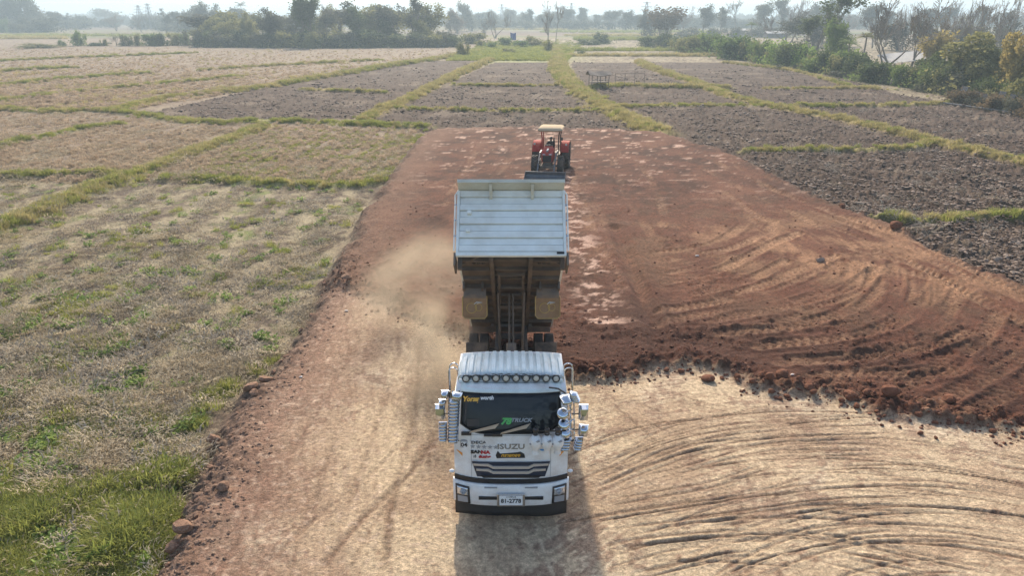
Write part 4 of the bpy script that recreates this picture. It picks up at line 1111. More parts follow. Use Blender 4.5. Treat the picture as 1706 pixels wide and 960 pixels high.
# lettering and stickers on the front
def ftext(s, px, z, size, m, **k):
    x = (px - 851) * .01195
    tilt = math.atan2(PROF[4][0] - PROF[2][0], PROF[4][1] - PROF[2][1])
    return text(cab, s, x, front(x, z, .009), z, size, m, rot=(math.pi / 2 - tilt, 0, 0), **k)
ftext('DECA', 797, 1.87, .085, 'ink_black', bold=.002, sx=1.35)
ftext('ISUZU', 851, 1.79, .155, 'decal_chrome', bold=.004, sx=1.30)
for k in range(5):
    mb = MB(); x = (787 + 9.6 * k - 851) * .01195; pts = [(x + (.052 if q % 2 == 0 else .022) * math.sin(q * math.pi / 5), 1.775 + (.052 if q % 2 == 0 else .022) * math.cos(q * math.pi / 5)) for q in range(10)]
    mb.prism(pts, front(x, 1.775, .008), front(x, 1.775, .002), 'y'); mb.build('star', 'decal_grey', cab)
x = (772 - 851) * .01195
MB().box(x - .075, x + .075, front(x, 1.81, .012), front(x, 1.81, -.02), 1.715, 1.90).build('number_sticker', 'decal_grey', cab, bevel=.02)
MB().box(x - .064, x + .064, front(x, 1.81, .018), front(x, 1.81, -.01), 1.727, 1.868).build('number_sticker_face', 'decal_white', cab, bevel=.015)
text(cab, '04', x, front(x, 1.79, .02), 1.795, .13, 'ink_black', bold=.004)
for s, m, k in (('SAN', 'ink_black', -.10), ('NA', 'decal_red', .12)):
    ftext(s, 800 + k * .8 / .01195, 1.66, .095, m, bold=.006, sx=1.3)
ftext('เจ้', 790, 1.555, .075, 'ink_black', bold=.001); ftext('ต้นฝาย', 807, 1.56, .07, 'decal_red', bold=.005, sx=1.2)
mb = MB(); x0, x1 = (827 - 851) * .01195, (875 - 851) * .01195; yb = front(.2, 1.6, .006)
mb.prism([(x0, 1.53), (x0 - .02, 1.60), (x0 + .02, 1.70), (x0 + .07, 1.635), (x0 + .42, 1.665), (x1 - .10, 1.68), (x1 - .02, 1.63), (x1, 1.54), (x0 + .3, 1.525)], yb, yb + .012, 'y'); mb.build('badge', 'ink_black', cab)
text(cab, 'ทรายทอง', (850 - 851) * .01195, yb - .003, 1.60, .10, 'decal_yellow', bold=.003, shear=.3)
for px, py_, m, sx_, sz_ in ((901, 744, 'decal_red', .05, .03), (918, 745, 'decal_red', .05, .05), (906, 752, 'decal_blue', .09, .025), (897, 746, 'decal_white', .05, .06), (914, 749, 'decal_white', .06, .05)):
    x = (px - 851) * .01195; z = 1.80 - (py_ - 745) * .0133
    mb = MB(); mb.prism([(x + sx_ * math.cos(a) * (1 + .25 * math.sin(3 * a)), z + sz_ * math.sin(a) * (1 + .2 * math.cos(2 * a))) for a in [2 * math.pi * q / 14 for q in range(14)]], front(x, z, .007), front(x, z, -.01), 'y'); mb.build('sticker', m, cab)
# writing on the glass
def gtext(s, px, py, size, m, **k):
    z = 2.84 - (py - 655) * .01175; x = (px - 851) * .0117
    tilt = math.atan2(PROF[6][0] - PROF[4][0], PROF[6][1] - PROF[4][1])
    return text(cab, s, x, front(x, z, .024), z, size, m, rot=(math.pi / 2 - tilt, 0, 0), **k)
gtext('Yorsay', 784, 666, .135, 'decal_yellow', bold=.007, shear=.25, sx=.95)
gtext('worth', 810, 663, .105, 'decal_white', bold=.004, shear=.25)
gtext('78', 842, 700, .17, 'decal_green', bold=.010, shear=.3, sx=1.15)
gtext('TRUCK', 868, 698, .105, 'decal_grey', bold=.004, shear=.3, sx=1.2)
# interior glimpsed low behind the glass: dashboard tray
x = (790 - 851) * .0117
MB().grid(lambda u, v: (x - .16 + .32 * u, front(x, 2.2 + .14 * v, .017), 2.2 + .14 * v), 4, 2).build('dash_tray', mat('dash', (.055, .045, .04), .6), cab)
# wipers with wind wings
for px0, px1 in ((776, 831), (829, 884)):
    xa, xb = (px0 + 4 - 851) * .0117, (px1 - 851) * .0117
    za, zb = 2.09, 2.25
    mb = MB()
    ya, yb = front(xa, za, .05), front(xb, zb, .05)
    mb.bar((xa - .03, ya, za - .01), (xb, yb, zb), .014, .02); mb.box(xa - .16, xa + .04, ya - .02, ya + .04, za - .055, za); mb.build('wiper', 'black_plastic', cab)
    mb = MB(); mb.add([(xa, ya - .02, za + .0), (xa + .02, ya - .035, za + .05), (xb, yb - .02, zb + .055), (xb - .08, yb - .035, zb - .05)], [(0, 3, 2, 1)]); mb.build('wiper_wing', 'decal_beige', cab, solid=.006)
mb = MB(); mb.tube([((805 - 851) * .0117, front(.5, 2.05, .03), 2.045), ((818 - 851) * .0117, front(.5, 2.05, .04), 2.05), ((830 - 851) * .0117, front(.2, 2.05, .03), 2.05)], .025, 6); mb.build('wiper_link', 'black_plastic', cab)

# ---- mirrors. pos() puts a part in front of the cab at an image position
def fpos(px, py, yl):
    a, b = (px - 853.0) / FPX, (480.0 - py) / FPX
    t = (TY + yl) / (CP + b * SP)
    return Vector((a * t - TX, yl, CAM_H + t * (-SP + b * CP)))
def shell(px, py, yl, w, h, dpt, name='mirror', m='mirror_shell', ry=0.0, rz=0.0, rx=0.0, p=None):
    c = fpos(px, py, yl) if p is None else p
    mb = MB(); M = Mx(c, rx, ry, rz)
    n = 5
    for j in range(n + 1):
        for i in range(n + 1):
            u, v = -1 + 2 * i / n, -1 + 2 * j / n
            su, sv = math.copysign(abs(u) ** .7, u), math.copysign(abs(v) ** .7, v)
            k = math.sqrt(max(0, 1 - max(abs(u), abs(v)) ** 3))
            mb.v.append(M @ Vector((su * w / 2 * (.86 + .14 * k), -dpt * k, sv * h / 2 * (.9 + .1 * k))))
    for j in range(n):
        for i in range(n):
            a = j * (n + 1) + i; mb.f.append((a, a + 1, a + n + 2, a + n + 1))
    k0 = len(mb.v); mb.v += [tuple(M @ Vector((sx * w / 2 * .86, .02, sz * h / 2 * .9))) for sx, sz in ((-1, -1), (1, -1), (1, 1), (-1, 1))]
    mb.f += [(k0 + 3, k0 + 2, k0 + 1, k0), (0, n, k0 + 1, k0), (n, (n + 1) * (n + 1) - 1, k0 + 2, k0 + 1), ((n + 1) * (n + 1) - 1, n * (n + 1), k0 + 3, k0 + 2), (n * (n + 1), 0, k0, k0 + 3)]
    o = mb.build(name, m, truck, smooth=True, angle=60)
    return o
yl = .02
for i in range(13): shell(757 - .2 * i, 667 + 5.45 * i, yl - .02, .25, .072, .10, rx=.25)
shell(761, 658, yl, .24, .13, .14, ry=.2); shell(741, 656, yl, .16, .15, .14); shell(737, 669, yl, .16, .10, .13); shell(733.5, 685.5, yl, .23, .34, .14)
for i in range(6): shell(738, 706 + 4.9 * i, yl, .19, .07, .10, rx=.25)
mb = MB()
mb.tube([fpos(749, 652, yl + .06), fpos(748, 690, yl + .06), fpos(750, 735, yl + .06)], .022, 7); mb.tube([fpos(766, 652, .2), fpos(750, 657, .08)], .015, 6); mb.tube([fpos(766, 735, .2), fpos(750, 730, .08)], .015, 6)
for yy in (657, 669, 690, 715): mb.tube([fpos(749, yy, yl + .06), fpos(737, yy, yl + .05)], .010, 6)
mb.build('mirror_arm', 'black_plastic', truck, smooth=True)
# right side of the picture
for i in range(4): shell(945 - 1.3 * i, 668 - 2.2 * i, yl - .05 + .03 * i, .24, .10, .12, ry=-.2)
for k, (px, py) in enumerate(((938, 689), (940, 706), (942, 720))):
    c = fpos(px, py, yl - .10); mb = MB()
    mb.lathe([(.005, -.05), (.07, -.045), (.11, -.02), (.12, .0), (.125, .02), (.11, .025)], Mx(c, math.pi / 2 - .9, .25, 0) @ Matrix.Rotation(math.pi, 4, 'X'), 22)
    mb.build('round_mirror', 'mirror_shell', truck, smooth=True, angle=60)
    MB().tube([c + Vector((.02, -.06, .03)), c + Vector((.18, .05, .06))], .012, 6).build('mirror_stalk', 'chrome', truck, smooth=True)
for i in range(4): shell(955 + 1.5 * i, 656 + 3.2 * i, yl, .17, .08, .12, ry=.3)
shell(972, 686, yl, .22, .34, .15); shell(971.5, 716, yl, .22, .24, .15, ry=.1)
for i in range(4): shell(944 - i, 731 + 4.6 * i, yl - .03, .24, .07, .11, rx=.25)
for i in range(4): shell(965 - i, 731 + 4.6 * i, yl, .19, .07, .11, rx=.25)
mb = MB(); mb.tube([fpos(950, 668, yl + .03), fpos(951, 700, yl + .03), fpos(951, 735, yl + .03)], .018, 7); mb.tube([fpos(956, 663, yl + .05), fpos(957, 735, yl + .05)], .014, 7); mb.build('mirror_pole', 'chrome', truck, smooth=True)
for pth, r_ in (([fpos(952, 690, yl + .05), fpos(966, 690, yl + .05)], .012), ([fpos(952, 716, yl + .05), fpos(966, 716, yl + .05)], .012), ([fpos(915, 646, .42), fpos(930, 648, .30), fpos(952, 662, .10)], .018),
                ([fpos(940, 740, .22), fpos(955, 734, .08)], .02), ([fpos(955, 663, .08), fpos(957, 668, .05)], .03)):
    MB().tube(pth, r_, 6).build('mirror_arm', 'black_plastic', truck, smooth=True)
# three white pod mirrors hanging over the foot of the windscreen
for k, px in enumerate((892, 911, 929)):
    c = fpos(px, 737, -.16); mb = MB()
    mb.lathe([(.03, .17), (.05, .155), (.10, .11), (.13, .03), (.12, -.05), (.07, -.13), (.05, -.19), (.075, -.25), (.02, -.255)], Mx(c), 18)
    o = mb.build('pod_mirror', 'white_paint', truck, smooth=True, angle=60)
    mb = MB().lathe([(.05, .17), (.055, .20), (.045, .215)], Mx(c), 14); mb.lathe([(.045, .225), (.06, .26), (.055, .30), (.02, .32)], Mx(c), 12); mb.build('pod_neck', 'black_plastic', o, smooth=True)
    MB().bar(c + Vector((-.11, -.075, .0)), c + Vector((.075, -.11, .10)), .03, .035).build('pod_strap', 'decal_grey', o)
    MB().tube([c + Vector((0, 0, .24)), c + Vector((.09, .06, .21)), c + Vector((.2, .14, .16))], .014, 6).build('pod_arm', 'black_plastic', o)

# ---- chassis, axles, wheels
ch = MB()
for s_ in (-1, 1): ch.box(s_ * .42 - .05, s_ * .42 + .05, 1.0, 8.3, .78, 1.04)
for y in (2.3, 3.6, 4.9, 6.0, 7.2, 8.25): ch.box(-.37, .37, y, y + .1, .82, 1.0)
chassis = ch.build('chassis', 'chassis_metal', truck, bevel=.01)
sf = MB()
for s_ in (-1, 1): sf.box(s_ * .42 - .04, s_ * .42 + .04, 2.3, 8.2, 1.042, 1.13)
for y in (2.6, 3.4, 4.2, 5.6, 7.9): sf.box(-.379, .379, y, y + .08, 1.05, 1.12)
for s_ in (-1, 1): sf.box(s_ * .22 - .03, s_ * .22 + .03, 2.9, 5.2, 1.05, 1.11)
sf.box(-.36, .36, 3.9, 5.9, .84, .98); sf.build('subframe', 'chassis_metal', chassis, bevel=.006)  # wide box added to darken the bright space between the rails
mb = MB(); mb.box(-.2, .2, 2.45, 3.1, .85, 1.20); mb.lathe([(.001, 0), (.14, 0), (.14, .5), (.10, .55), (.001, .55)], Mx((0, 3.3, 1.0), -math.pi / 2), 16); mb.build('gearbox', 'chassis_metal', chassis, bevel=.02)
for s_ in (-1, 1):
    mb = MB(); mb.lathe([(.001, 0), (.25, 0), (.29, .04), (.29, 1.0), (.25, 1.04), (.001, 1.04)], Mx((s_ * .86, 2.5, .72), -math.pi / 2), 20); mb.build('fuel_tank' if s_ < 0 else 'air_tank', 'chassis_metal', chassis, smooth=True)
for y in (5.75, 7.05):
    ax = MB(); ax.lathe([(.09, -.95), (.10, .95)], Mx((0, y, .52), 0, math.pi / 2), 12); ax.ell((0, y, .52), (.28, .30, .26)); ax.build('axle', 'chassis_metal', chassis, smooth=True)
MB().lathe([(.07, -.95), (.07, .95)], Mx((0, 1.35, .5), 0, math.pi / 2), 10).build('axle', 'chassis_metal', chassis, smooth=True)
for s_ in (-1, 1):
    wheel(truck, s_ * 1.0, 1.35, .52, .29, out=s_)
    for y in (5.75, 7.05):
        for xo in (.80, 1.115): wheel(truck, s_ * xo, y, .52, .27, out=s_, dual=True)
    # fixed guards ahead of the rear wheels
    mb = MB(); mb.prism([(4.95, .72), (5.02, 1.00), (5.15, 1.14), (5.20, 1.14), (5.06, 1.0), (4.99, .72)], *sorted((s_ * .66, s_ * 1.22))); mb.build('mudguard', 'mud_rubber', truck, smooth=True)
    mb = MB(); mb.prism([(5.30, 1.10), (5.36, 1.12), (5.60, 1.48), (5.54, 1.50)], *sorted((s_ * .64, s_ * 1.24))); mb.build('wheel_cover', 'mud_rubber', truck, bevel=.01)
    mb = MB(); mb.box(*sorted((s_ * .48, s_ * .66)), 4.3, 5.3, .7, 1.22); mb.build('spring_bracket', 'chassis_metal', chassis, bevel=.01)  # bracket enlarged to cover bright ground beside the rails

# ---- the tipping bed, hinged behind
TH = R(40.6)
HY, HZ = 19.70 - TY, 1.12
bed = MB()
BW, BL_, BR, BH = 1.275, 5.5, .62, 1.66
bed.box(-BW + .06, BW - .06, -BL_ + .04, BR, .10, .16)
for s_ in (-1, 1): bed.prism([(-BL_ + .02, .10), (-BL_ + .02, BH - .05), (BR - .1, 1.25), (BR, .10)], *sorted((s_ * BW, s_ * (BW - .05))))
bed.box(-BW + .051, BW - .051, -BL_ + .05, -BL_ + .09, .165, BH - .02)
bedo = bed.build('dump_bed', 'bed_paint', truck); bedo.location = (0, HY, HZ); bedo.rotation_euler = (-TH, 0, 0)
# headboard: separate pressed boards, alternately proud
nb = 9; z0 = .08
for k in range(nb):
    zz0, zz1 = z0 + (BH - z0) * k / nb, z0 + (BH - z0) * (k + 1) / nb
    pr = .035 if k % 2 == 0 else 0.0
    mb = MB(); mb.prism([(-BL_ + .045, zz0 + .004), (-BL_ + .01 - pr, zz0 + .014), (-BL_ + .01 - pr, zz1 - .014), (-BL_ + .045, zz1 - .004)], -BW + .07, BW - .07)
    mb.build('board', 'bed_paint', bedo)
mb = MB(); mb.box(-BW, BW, -BL_ - .045, -BL_ + .055, -.03, .07); mb.build('lower_sill', 'bed_paint', bedo, bevel=.012)
for s_ in (-1, 1):
    mb = MB(); mb.box(*sorted((s_ * (BW - .065), s_ * (BW + .004))), -BL_ - .03, -BL_ + .04, .075, BH - .001); mb.build('corner_post', 'bed_paint', bedo, bevel=.01)
    mb = MB(); mb.tube([(s_ * (BW + .045), -BL_ - .02, .1), (s_ * (BW + .045), -BL_ - .02, BH - .12), (s_ * (BW - .02), -BL_ - .02, BH - .02)], .018, 8); mb.build('corner_pipe', 'bed_paint', bedo, smooth=True)
    mb = MB().box(*sorted((s_ * (BW + .006), s_ * (BW + .05))), -BL_ - .02, -BL_ + .55, -.25, .06); mb.box(*sorted((s_ * (BW - .12), s_ * (BW - .02))), -BL_ + .3, -BL_ + .4, -.22, .09); mb.build('side_bracket', 'chassis_metal', bedo)
    for z_ in (.45, .85, 1.25): MB().box(*sorted((s_ * (BW + .0045), s_ * (BW + .06))), -BL_ - .035, -BL_ + .01, z_, z_ + .04).build('pipe_clip', 'chrome_dull', bedo)
# lip leaning forward over the cab with two gussets
mb = MB(); mb.prism([(-BL_ + .05, BH), (-BL_ + .05, BH + .05), (-BL_ - .40, BH + .09), (-BL_ - .40, BH + .005), (-BL_ - .36, BH + .03)], -BW + .02, BW - .02)
mb.build('bed_lip', mat('lip_shaded', (.66, .64, .54), .5, dirt=(.40, .33, .22), dirt_amt=.5, dscale=2), bedo)  # cream tone paints the shaded underside of the white lip
for x in (-.48, .50):
    mb = MB(); mb.prism([(-BL_ + .01, BH - .02), (-BL_ - .33, BH + .025), (-BL_ - .33, BH - .02), (-BL_ - .02, BH - .24)], x - .035, x + .035); mb.build('gusset', 'lip_shaded', bedo)
for x, z_ in ((-.98, 1.06), (-1.0, .60)):
    mb = MB(); mb.box(x - .05, x + .05, -BL_ - .10, -BL_ + .02, z_ - .045, z_ + .045); mb.build('bracket_stub', 'bed_paint', bedo, bevel=.015)
MB().box(1.05, 1.22, -BL_ - .055, -BL_ - .03, .01, .065).build('maker_badge', 'ink_black', bedo)
# underside: long beams, cross beams, subframe box
ub = MB()
for s_ in (-1, 1): ub.box(s_ * .46 - .05, s_ * .46 + .05, -BL_ + .06, BR - .05, -.08, .10)
ub.build('long_beam', 'underbody', bedo, bevel=.008)
for k in range(9):
    y = -BL_ + .35 + .62 * k
    for a, b in ((-BW + .07, -.515), (-.405, .405), (.515, BW - .07)):
        mb = MB(); mb.box(a, b, y, y + .09, -.005 if abs(a + b) > .1 else .02, .099); mb.build('cross_beam', 'underbody', bedo)
ubp = MB().box(-BW + .052, BW - .052, -BL_ + .055, BR - .02, .0905, .0995); ubp.build('floor_plate', 'underbody', bedo)
for s_ in (-1, 1):
    mb = MB().bar((s_ * .7, -BL_ + .12, .06), (s_ * 1.18, -BL_ + .6, .0), .05, .05); mb.build('corner_brace', 'underbody', bedo)
    for k in range(3):
        MB().lathe([(.045, 0), (.045, .03), (.03, .03), (.03, 0)], Mx((s_ * .78 + (k - 1) * .11, -BL_ + .62, .04)), 12).build('tow_ring', 'chrome_dull', bedo, smooth=True)
mb = MB()
for s_ in (-1, 1): mb.bar((s_ * .30, -BL_ + 1.15, -.02), (s_ * .30, -BL_ + 3.2, -.12), .06, .08)
for y in (1.15, 2.0, 2.5, 3.2): mb.box(-.30, .30, -BL_ + y, -BL_ + y + .06, -.06 - (y - 1.15) * .045, 0 - (y - 1.15) * .045)
mb.build('hoist_frame', 'underbody', bedo)
# flaps hanging from the bed in front of the wheels
for s_ in (-1, 1):
    pv = Vector((s_ * 1.0, -3.62, -.02))
    g = MB(); g.prism([(-3.26, .06), (-3.20, -.18), (-3.14, -.24), (-3.10, -.23), (-3.14, -.15), (-3.16, .06)], *sorted((s_ * .66, s_ * 1.24)))
    gd = g.build('flap_guard', 'chassis_metal', bedo)
    M = Mx((s_ * .95, -3.14, -.20), rx=TH - .35)
    out = [(-.32, 0), (.32, 0), (.32, -.50), (.26, -.57), (-.26, -.57), (-.32, -.50)]
    mb = MB(); mb.prism(out, -.006, .006, 'y'); mb.v = [tuple(M @ Vector(v)) for v in mb.v]; fo = mb.build('mud_flap', 'flap_print', bedo)
    mb = MB(); mb.tube([M @ Vector((a, -.012, b)) for a, b in out + out[:1]], .014, 5, False); mb.build('flap_border', 'gold', fo)
    mb = MB()
    for rr, cx, cz in ((.13, -.08, -.30), (.09, .10, -.28)):
        mb.tube([M @ Vector((cx + rr * math.cos(a), -.012, cz + rr * math.sin(a))) for a in [2 * math.pi * q / 16 for q in range(17)]], .012, 5, False)
    mb.build('flap_emblem', 'gold', fo)
    mb = MB(); mb.tube([M @ Vector(q) for q in ((-.02, -.014, -.20), (.05, -.014, -.14), (.20, -.014, -.15), (.05, -.014, -.18))], .010, 5); mb.build('flap_stroke', 'decal_white', fo)
    for xx in (.72, 1.2): MB().box(*sorted((s_ * xx, s_ * (xx + .05))), -3.50, -3.27, -.10, .09).build('flap_hanger', 'chassis_metal', bedo)
# hoist: ram between chassis and bed
def bedpt(x, y, z):
    c, s = math.cos(TH), math.sin(TH)
    return Vector((x, HY + y * c + z * s, HZ - y * s + z * c))
top = bedpt(0, -3.05, -.10); foot = Vector((0, 4.15, .98))
d_ = (top - foot)
mb = MB(); mb.tube([foot, foot + d_ * .45], .13, 14); hs = mb.build('hoist_cylinder', 'chassis_metal', truck, smooth=True)
for xo in (-.05, .05):
    MB().tube([foot + d_ * .42 + Vector((xo, 0, 0)), top + Vector((xo, 0, 0))], .028, 10).build('hoist_rod', 'underbody', truck, smooth=True)
for s_ in (-1, 1):
    a = bedpt(s_ * .33, -3.3, -.1)
    mb = MB(); mb.bar(Vector((s_ * .30, 5.3, 1.12)), a, .05, .14); mb.build('hoist_arm', 'underbody', truck)
MB().bar(bedpt(-.36, -2.3, -.2), bedpt(.36, -2.3, -.2), .09, .09).build('hoist_link', 'underbody', truck)
mb = MB(); mb.lathe([(.06, -.62), (.06, .62)], Mx((0, HY, HZ - .05), 0, math.pi / 2), 12, True); mb.build('hinge_shaft', 'chassis_metal', truck, smooth=True)
MB().box(-1.22, 1.22, 8.28, 8.36, .55, .75).build('rear_bar', 'chassis_metal', truck, bevel=.01)
# tailgate swung open at the back
mb = MB(); mb.box(-BW + .05, BW - .05, -.03, .03, -1.15, .05); tg = mb.build('tailgate', 'bed_paint', bedo); tg.location = (0, BR + .08, 1.27); tg.rotation_euler = (TH - .1, 0, 0)
# ------------------------------------------------------------------ the tractor and its driver
p0 = at(911.5, 283, .14)
trac = tag(empty('tractor', (p0.x - .03, 46.3, .12), R(-9)), 'red tractor with cream canopy and front bucket behind the tipped truck bed', 'tractor')
trac.scale = (1.06, 1.06, 1.06)
for s_ in (-1, 1):
    wheel(trac, s_ * .80, 0, .56, .36, out=s_, lug=16, rim='cream_canopy'); wheel(trac, s_ * .95, 2.2, .82, .46, out=s_, lug=20, rim='cream_canopy')
    # wide curved fenders
    mb = MB(); arc = [R(a) for a in range(20, 171, 15)]
    pts = [(2.2 - .93 * math.cos(a), .82 + .90 * math.sin(a)) for a in arc]; inn = [(2.2 - .89 * math.cos(a), .82 + .86 * math.sin(a)) for a in arc]
    mb.prism(pts + inn[::-1], *sorted((s_ * .66, s_ * 1.16))); mb.build('fender', 'red_paint', trac, bevel=.02)
    mb = MB().prism(inn + [(2.2, .75)], *sorted((s_ * .655, s_ * .625))); mb.build('fender_side', 'red_paint', trac)
    MB().lathe([(.05, 0), (.07, .05), (.001, .06)], Mx((s_ * 1.0, 1.36, 1.62), math.pi / 2), 12).build('side_lamp', 'lens', trac, smooth=True)
    # loader arms down to the bucket
    mb = MB(); pth = [(s_ * .50, 1.0, 1.25), (s_ * .50, .1, 1.25), (s_ * .50, -.55, .85), (s_ * .50, -1.15, .38)]
    for a, b in zip(pth[:-1], pth[1:]): mb.bar(a, b, .08, .14)
    mb.build('loader_arm', 'steel_blue', trac)
    MB().tube([(s_ * .50, .5, .85), (s_ * .50, -.75, .80)], .045, 8).build('loader_ram', 'chassis_metal', trac, smooth=True)
mb = MB(); mb.prism([(-.42, .80), (-.47, 1.05), (-.44, 1.36), (-.30, 1.47), (.95, 1.58), (.95, .80)], -.34, .34); bon = mb.build('bonnet', 'red_paint', trac, bevel=.05)
MB().box(-.27, .27, -.485, -.445, .84, 1.22).build('radiator_grille', 'ink_black', bon)
for s_ in (-1, 1): MB().box(*sorted((s_ * .10, s_ * .29)), -.475, -.43, 1.24, 1.33).build('headlight', 'lens_clear', bon, bevel=.015)
MB().box(-.06, .06, -.47, .2, 1.44, 1.56).build('air_scoop', 'decal_grey', bon, bevel=.02)
MB().tube([(.30, .55, 1.45), (.30, .55, 2.05), (.31, .50, 2.15)], .045, 10).build('exhaust', 'ink_black', trac, smooth=True)
mb = MB(); mb.box(-.26, .26, -.3, 2.6, .55, .90); mb.box(-.40, .40, -.55, .2, .45, .60); mb.lathe([(.08, -.75), (.08, .75)], Mx((0, 0, .52), 0, math.pi / 2), 10); mb.build('chassis', 'chassis_metal', trac, bevel=.02)
MB().lathe([(.11, -.9), (.11, .9)], Mx((0, 2.2, .82), 0, math.pi / 2), 10).build('rear_axle', 'chassis_metal', trac, smooth=True)
MB().box(-.62, .62, 1.0, 2.3, .92, 1.02).build('footplate', 'chassis_metal', trac, bevel=.02)
MB().box(-.30, .30, .96, 1.12, 1.02, 1.62).build('dashboard', 'ink_black', trac, bevel=.04)
MB().lathe([(.17, 0), (.19, .015), (.20, 0), (.19, -.015), (.17, 0)], Mx((-.05, 1.28, 1.68), -.6), 20).build('steering_wheel', 'ink_black', trac, smooth=True)
seat = MB(); seat.box(-.26, .20, 1.75, 2.2, 1.12, 1.24); seat.box(-.26, .20, 2.18, 2.28, 1.2, 1.7); seat.build('seat', 'ink_black', trac, bevel=.04)
for x, y in ((-.52, 1.30), (.52, 1.30), (-.55, 2.35), (.55, 2.35)):
    MB().tube([(x, y, 1.0), (x, y, 2.0), (x * 1.12, y + (-.08 if y < 2 else .06), 2.52)], .035, 8).build('canopy_post', 'red_paint' if x < 0 else 'ink_black', trac, smooth=True)
can = MB(); ring = []
for k, (sx, z) in enumerate(((.74, 2.46), (.78, 2.54), (.74, 2.62), (.58, 2.70))):
    c_ = [(-sx, 1.72 - sx * 1.02), (-sx * .55, 1.68 - sx * 1.18), (sx * .55, 1.68 - sx * 1.18), (sx, 1.72 - sx * 1.02), (sx, 1.72 + sx * 1.1), (-sx, 1.72 + sx * 1.1)]
    ring.append([(a, b, z) for a, b in c_])
for q in ring: can.v += q
for k in range(3):
    for i in range(6): can.f.append((k * 6 + i, k * 6 + (i + 1) % 6, k * 6 + 6 + (i + 1) % 6, k * 6 + 6 + i))
can.f += [(5, 4, 3, 2, 1, 0), (18, 19, 20, 21, 22, 23)]
can.build('canopy', 'cream_canopy', trac, bevel=.02)
MB().box(.62, .80, 1.1, 1.16, 1.9, 2.1).build('mirror', 'ink_black', trac, bevel=.01)
bk = MB(); prof = [(-1.30, .42), (-1.22, .22), (-1.35, .02), (-1.95, -.04), (-1.95, -.01), (-1.38, .06), (-1.27, .22), (-1.34, .40)]
bk.prism(prof, -1.22, 1.22); bkt = bk.build('bucket', 'steel_blue', trac)
for s_ in (-1, 1): MB().prism([(-1.30, .42), (-1.22, .22), (-1.35, .02), (-1.95, -.04)], *sorted((s_ * 1.221, s_ * 1.20))).build('bucket_side', 'steel_blue', bkt)
for k in range(8): MB().prism([(-1.93, -.035), (-2.08, -.03), (-1.93, .0)], -1.12 + .31 * k, -1.04 + .31 * k).build('bucket_tooth', 'chassis_metal', bkt)

def skin_body(name, verts, edges, m, parent=None, sub=2):
    """one continuous figure grown round a skeleton"""
    me = bpy.data.meshes.new(name); me.from_pydata([v[:3] for v in verts], edges, [])
    o = link(bpy.data.objects.new(name, me), parent)
    sk = o.modifiers.new('skin', 'SKIN'); sk.use_smooth_shade = True
    bm = bmesh.new(); bm.from_mesh(me); ly_ = bm.verts.layers.skin.verify(); bm.verts.ensure_lookup_table()
    for v, q in zip(bm.verts, verts):
        r = q[3]; v[ly_].radius = r if isinstance(r, tuple) else (r, r); v[ly_].use_root = False
    bm.verts[0][ly_].use_root = True
    bm.to_mesh(me); bm.free()
    sb = o.modifiers.new('sub', 'SUBSURF'); sb.levels = sb.render_levels = sub
    me.materials.append(MATS[m])
    return o
V_, E_ = [], []
def J(p, r, par=None):
    V_.append((*p, r))
    if par is not None: E_.append((par, len(V_) - 1))
    return len(V_) - 1
pel = J((0, 0, .10), (.15, .12)); wst = J((0, -.01, .28), (.14, .10), pel); cht = J((.0, -.03, .48), (.17, .115), wst); nck = J((0, -.05, .60), .055, cht); hd0 = J((-.01, -.07, .68), .075, nck); hd1 = J((-.01, -.09, .76), .09, hd0); J((-.01, -.085, .84), .07, hd1)
J((-.01, -.17, .735), .02, hd1)                             # nose
for s_ in (-1, 1):
    sh = J((s_ * .19, -.03, .53), .065, cht); el = J((s_ * .27, -.22, .36), .05, sh); wr = J((s_ * .17, -.46, .40), .035, el); hand = J((s_ * .155, -.53, .41), (.04, .02), wr)
    for k in range(4):
        f1_ = J((s_ * (.125 + .02 * k), -.575, .425 - .005 * abs(k - 1)), .009, hand); f2_ = J((s_ * (.122 + .02 * k), -.60, .40), .008, f1_)
    J((s_ * .11, -.53, .435), .010, hand)
    hp = J((s_ * .10, -.10, .08), .09, pel); kn = J((s_ * .16, -.46, .10), .065, hp); an = J((s_ * .17, -.50, -.26), .045, kn); J((s_ * .17, -.62, -.30), (.04, .03), an)
person = skin_body('person', V_, E_, 'dark_cloth')
bpy.context.view_layer.update()
person.location = trac.matrix_world @ Vector((-.04, 1.95, 1.14))
person.scale = (1.03, 1.03, 1.03); person.rotation_euler = (0, .05, R(-9))
tag(person, 'driver in dark clothes and cap seated at the wheel under the cream canopy', 'person')
mb = MB(); mb.ell((-.01, -.11, .735), (.062, .075, .085)); mb.build('face', 'skin', person, smooth=True)
mb = MB(); mb.lathe([(.105, 0), (.11, .04), (.09, .09), (.001, .11)], Mx((-.01, -.085, .79)), 16); mb.prism([(-.10, -.16), (.08, -.16), (.06, -.26), (-.08, -.26)], .80, .812, 'z'); mb.build('cap', 'ink_black', person, smooth=True)

# ------------------------------------------------------------------ trees and shrubs
cover_mat('leaf_green', (.08, .13, .035), (.22, .28, .085), .45)
cover_mat('leaf_olive', (.13, .135, .05), (.31, .29, .12), .45)
cover_mat('leaf_dark', (.05, .075, .03), (.13, .155, .06), .4)
cover_mat('leaf_brown', (.11, .085, .055), (.22, .16, .09), .35)
cover_mat('leaf_bright', (.13, .21, .04), (.32, .42, .11), .45)
cover_mat('leaf_gold', (.20, .17, .06), (.40, .32, .12), .45)
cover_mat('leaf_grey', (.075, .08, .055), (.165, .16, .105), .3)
mat('bark', (.15, .125, .10), .9, noise=.35, nscale=4)
mat('bark_pale', (.24, .205, .17), .9, noise=.35, nscale=4)

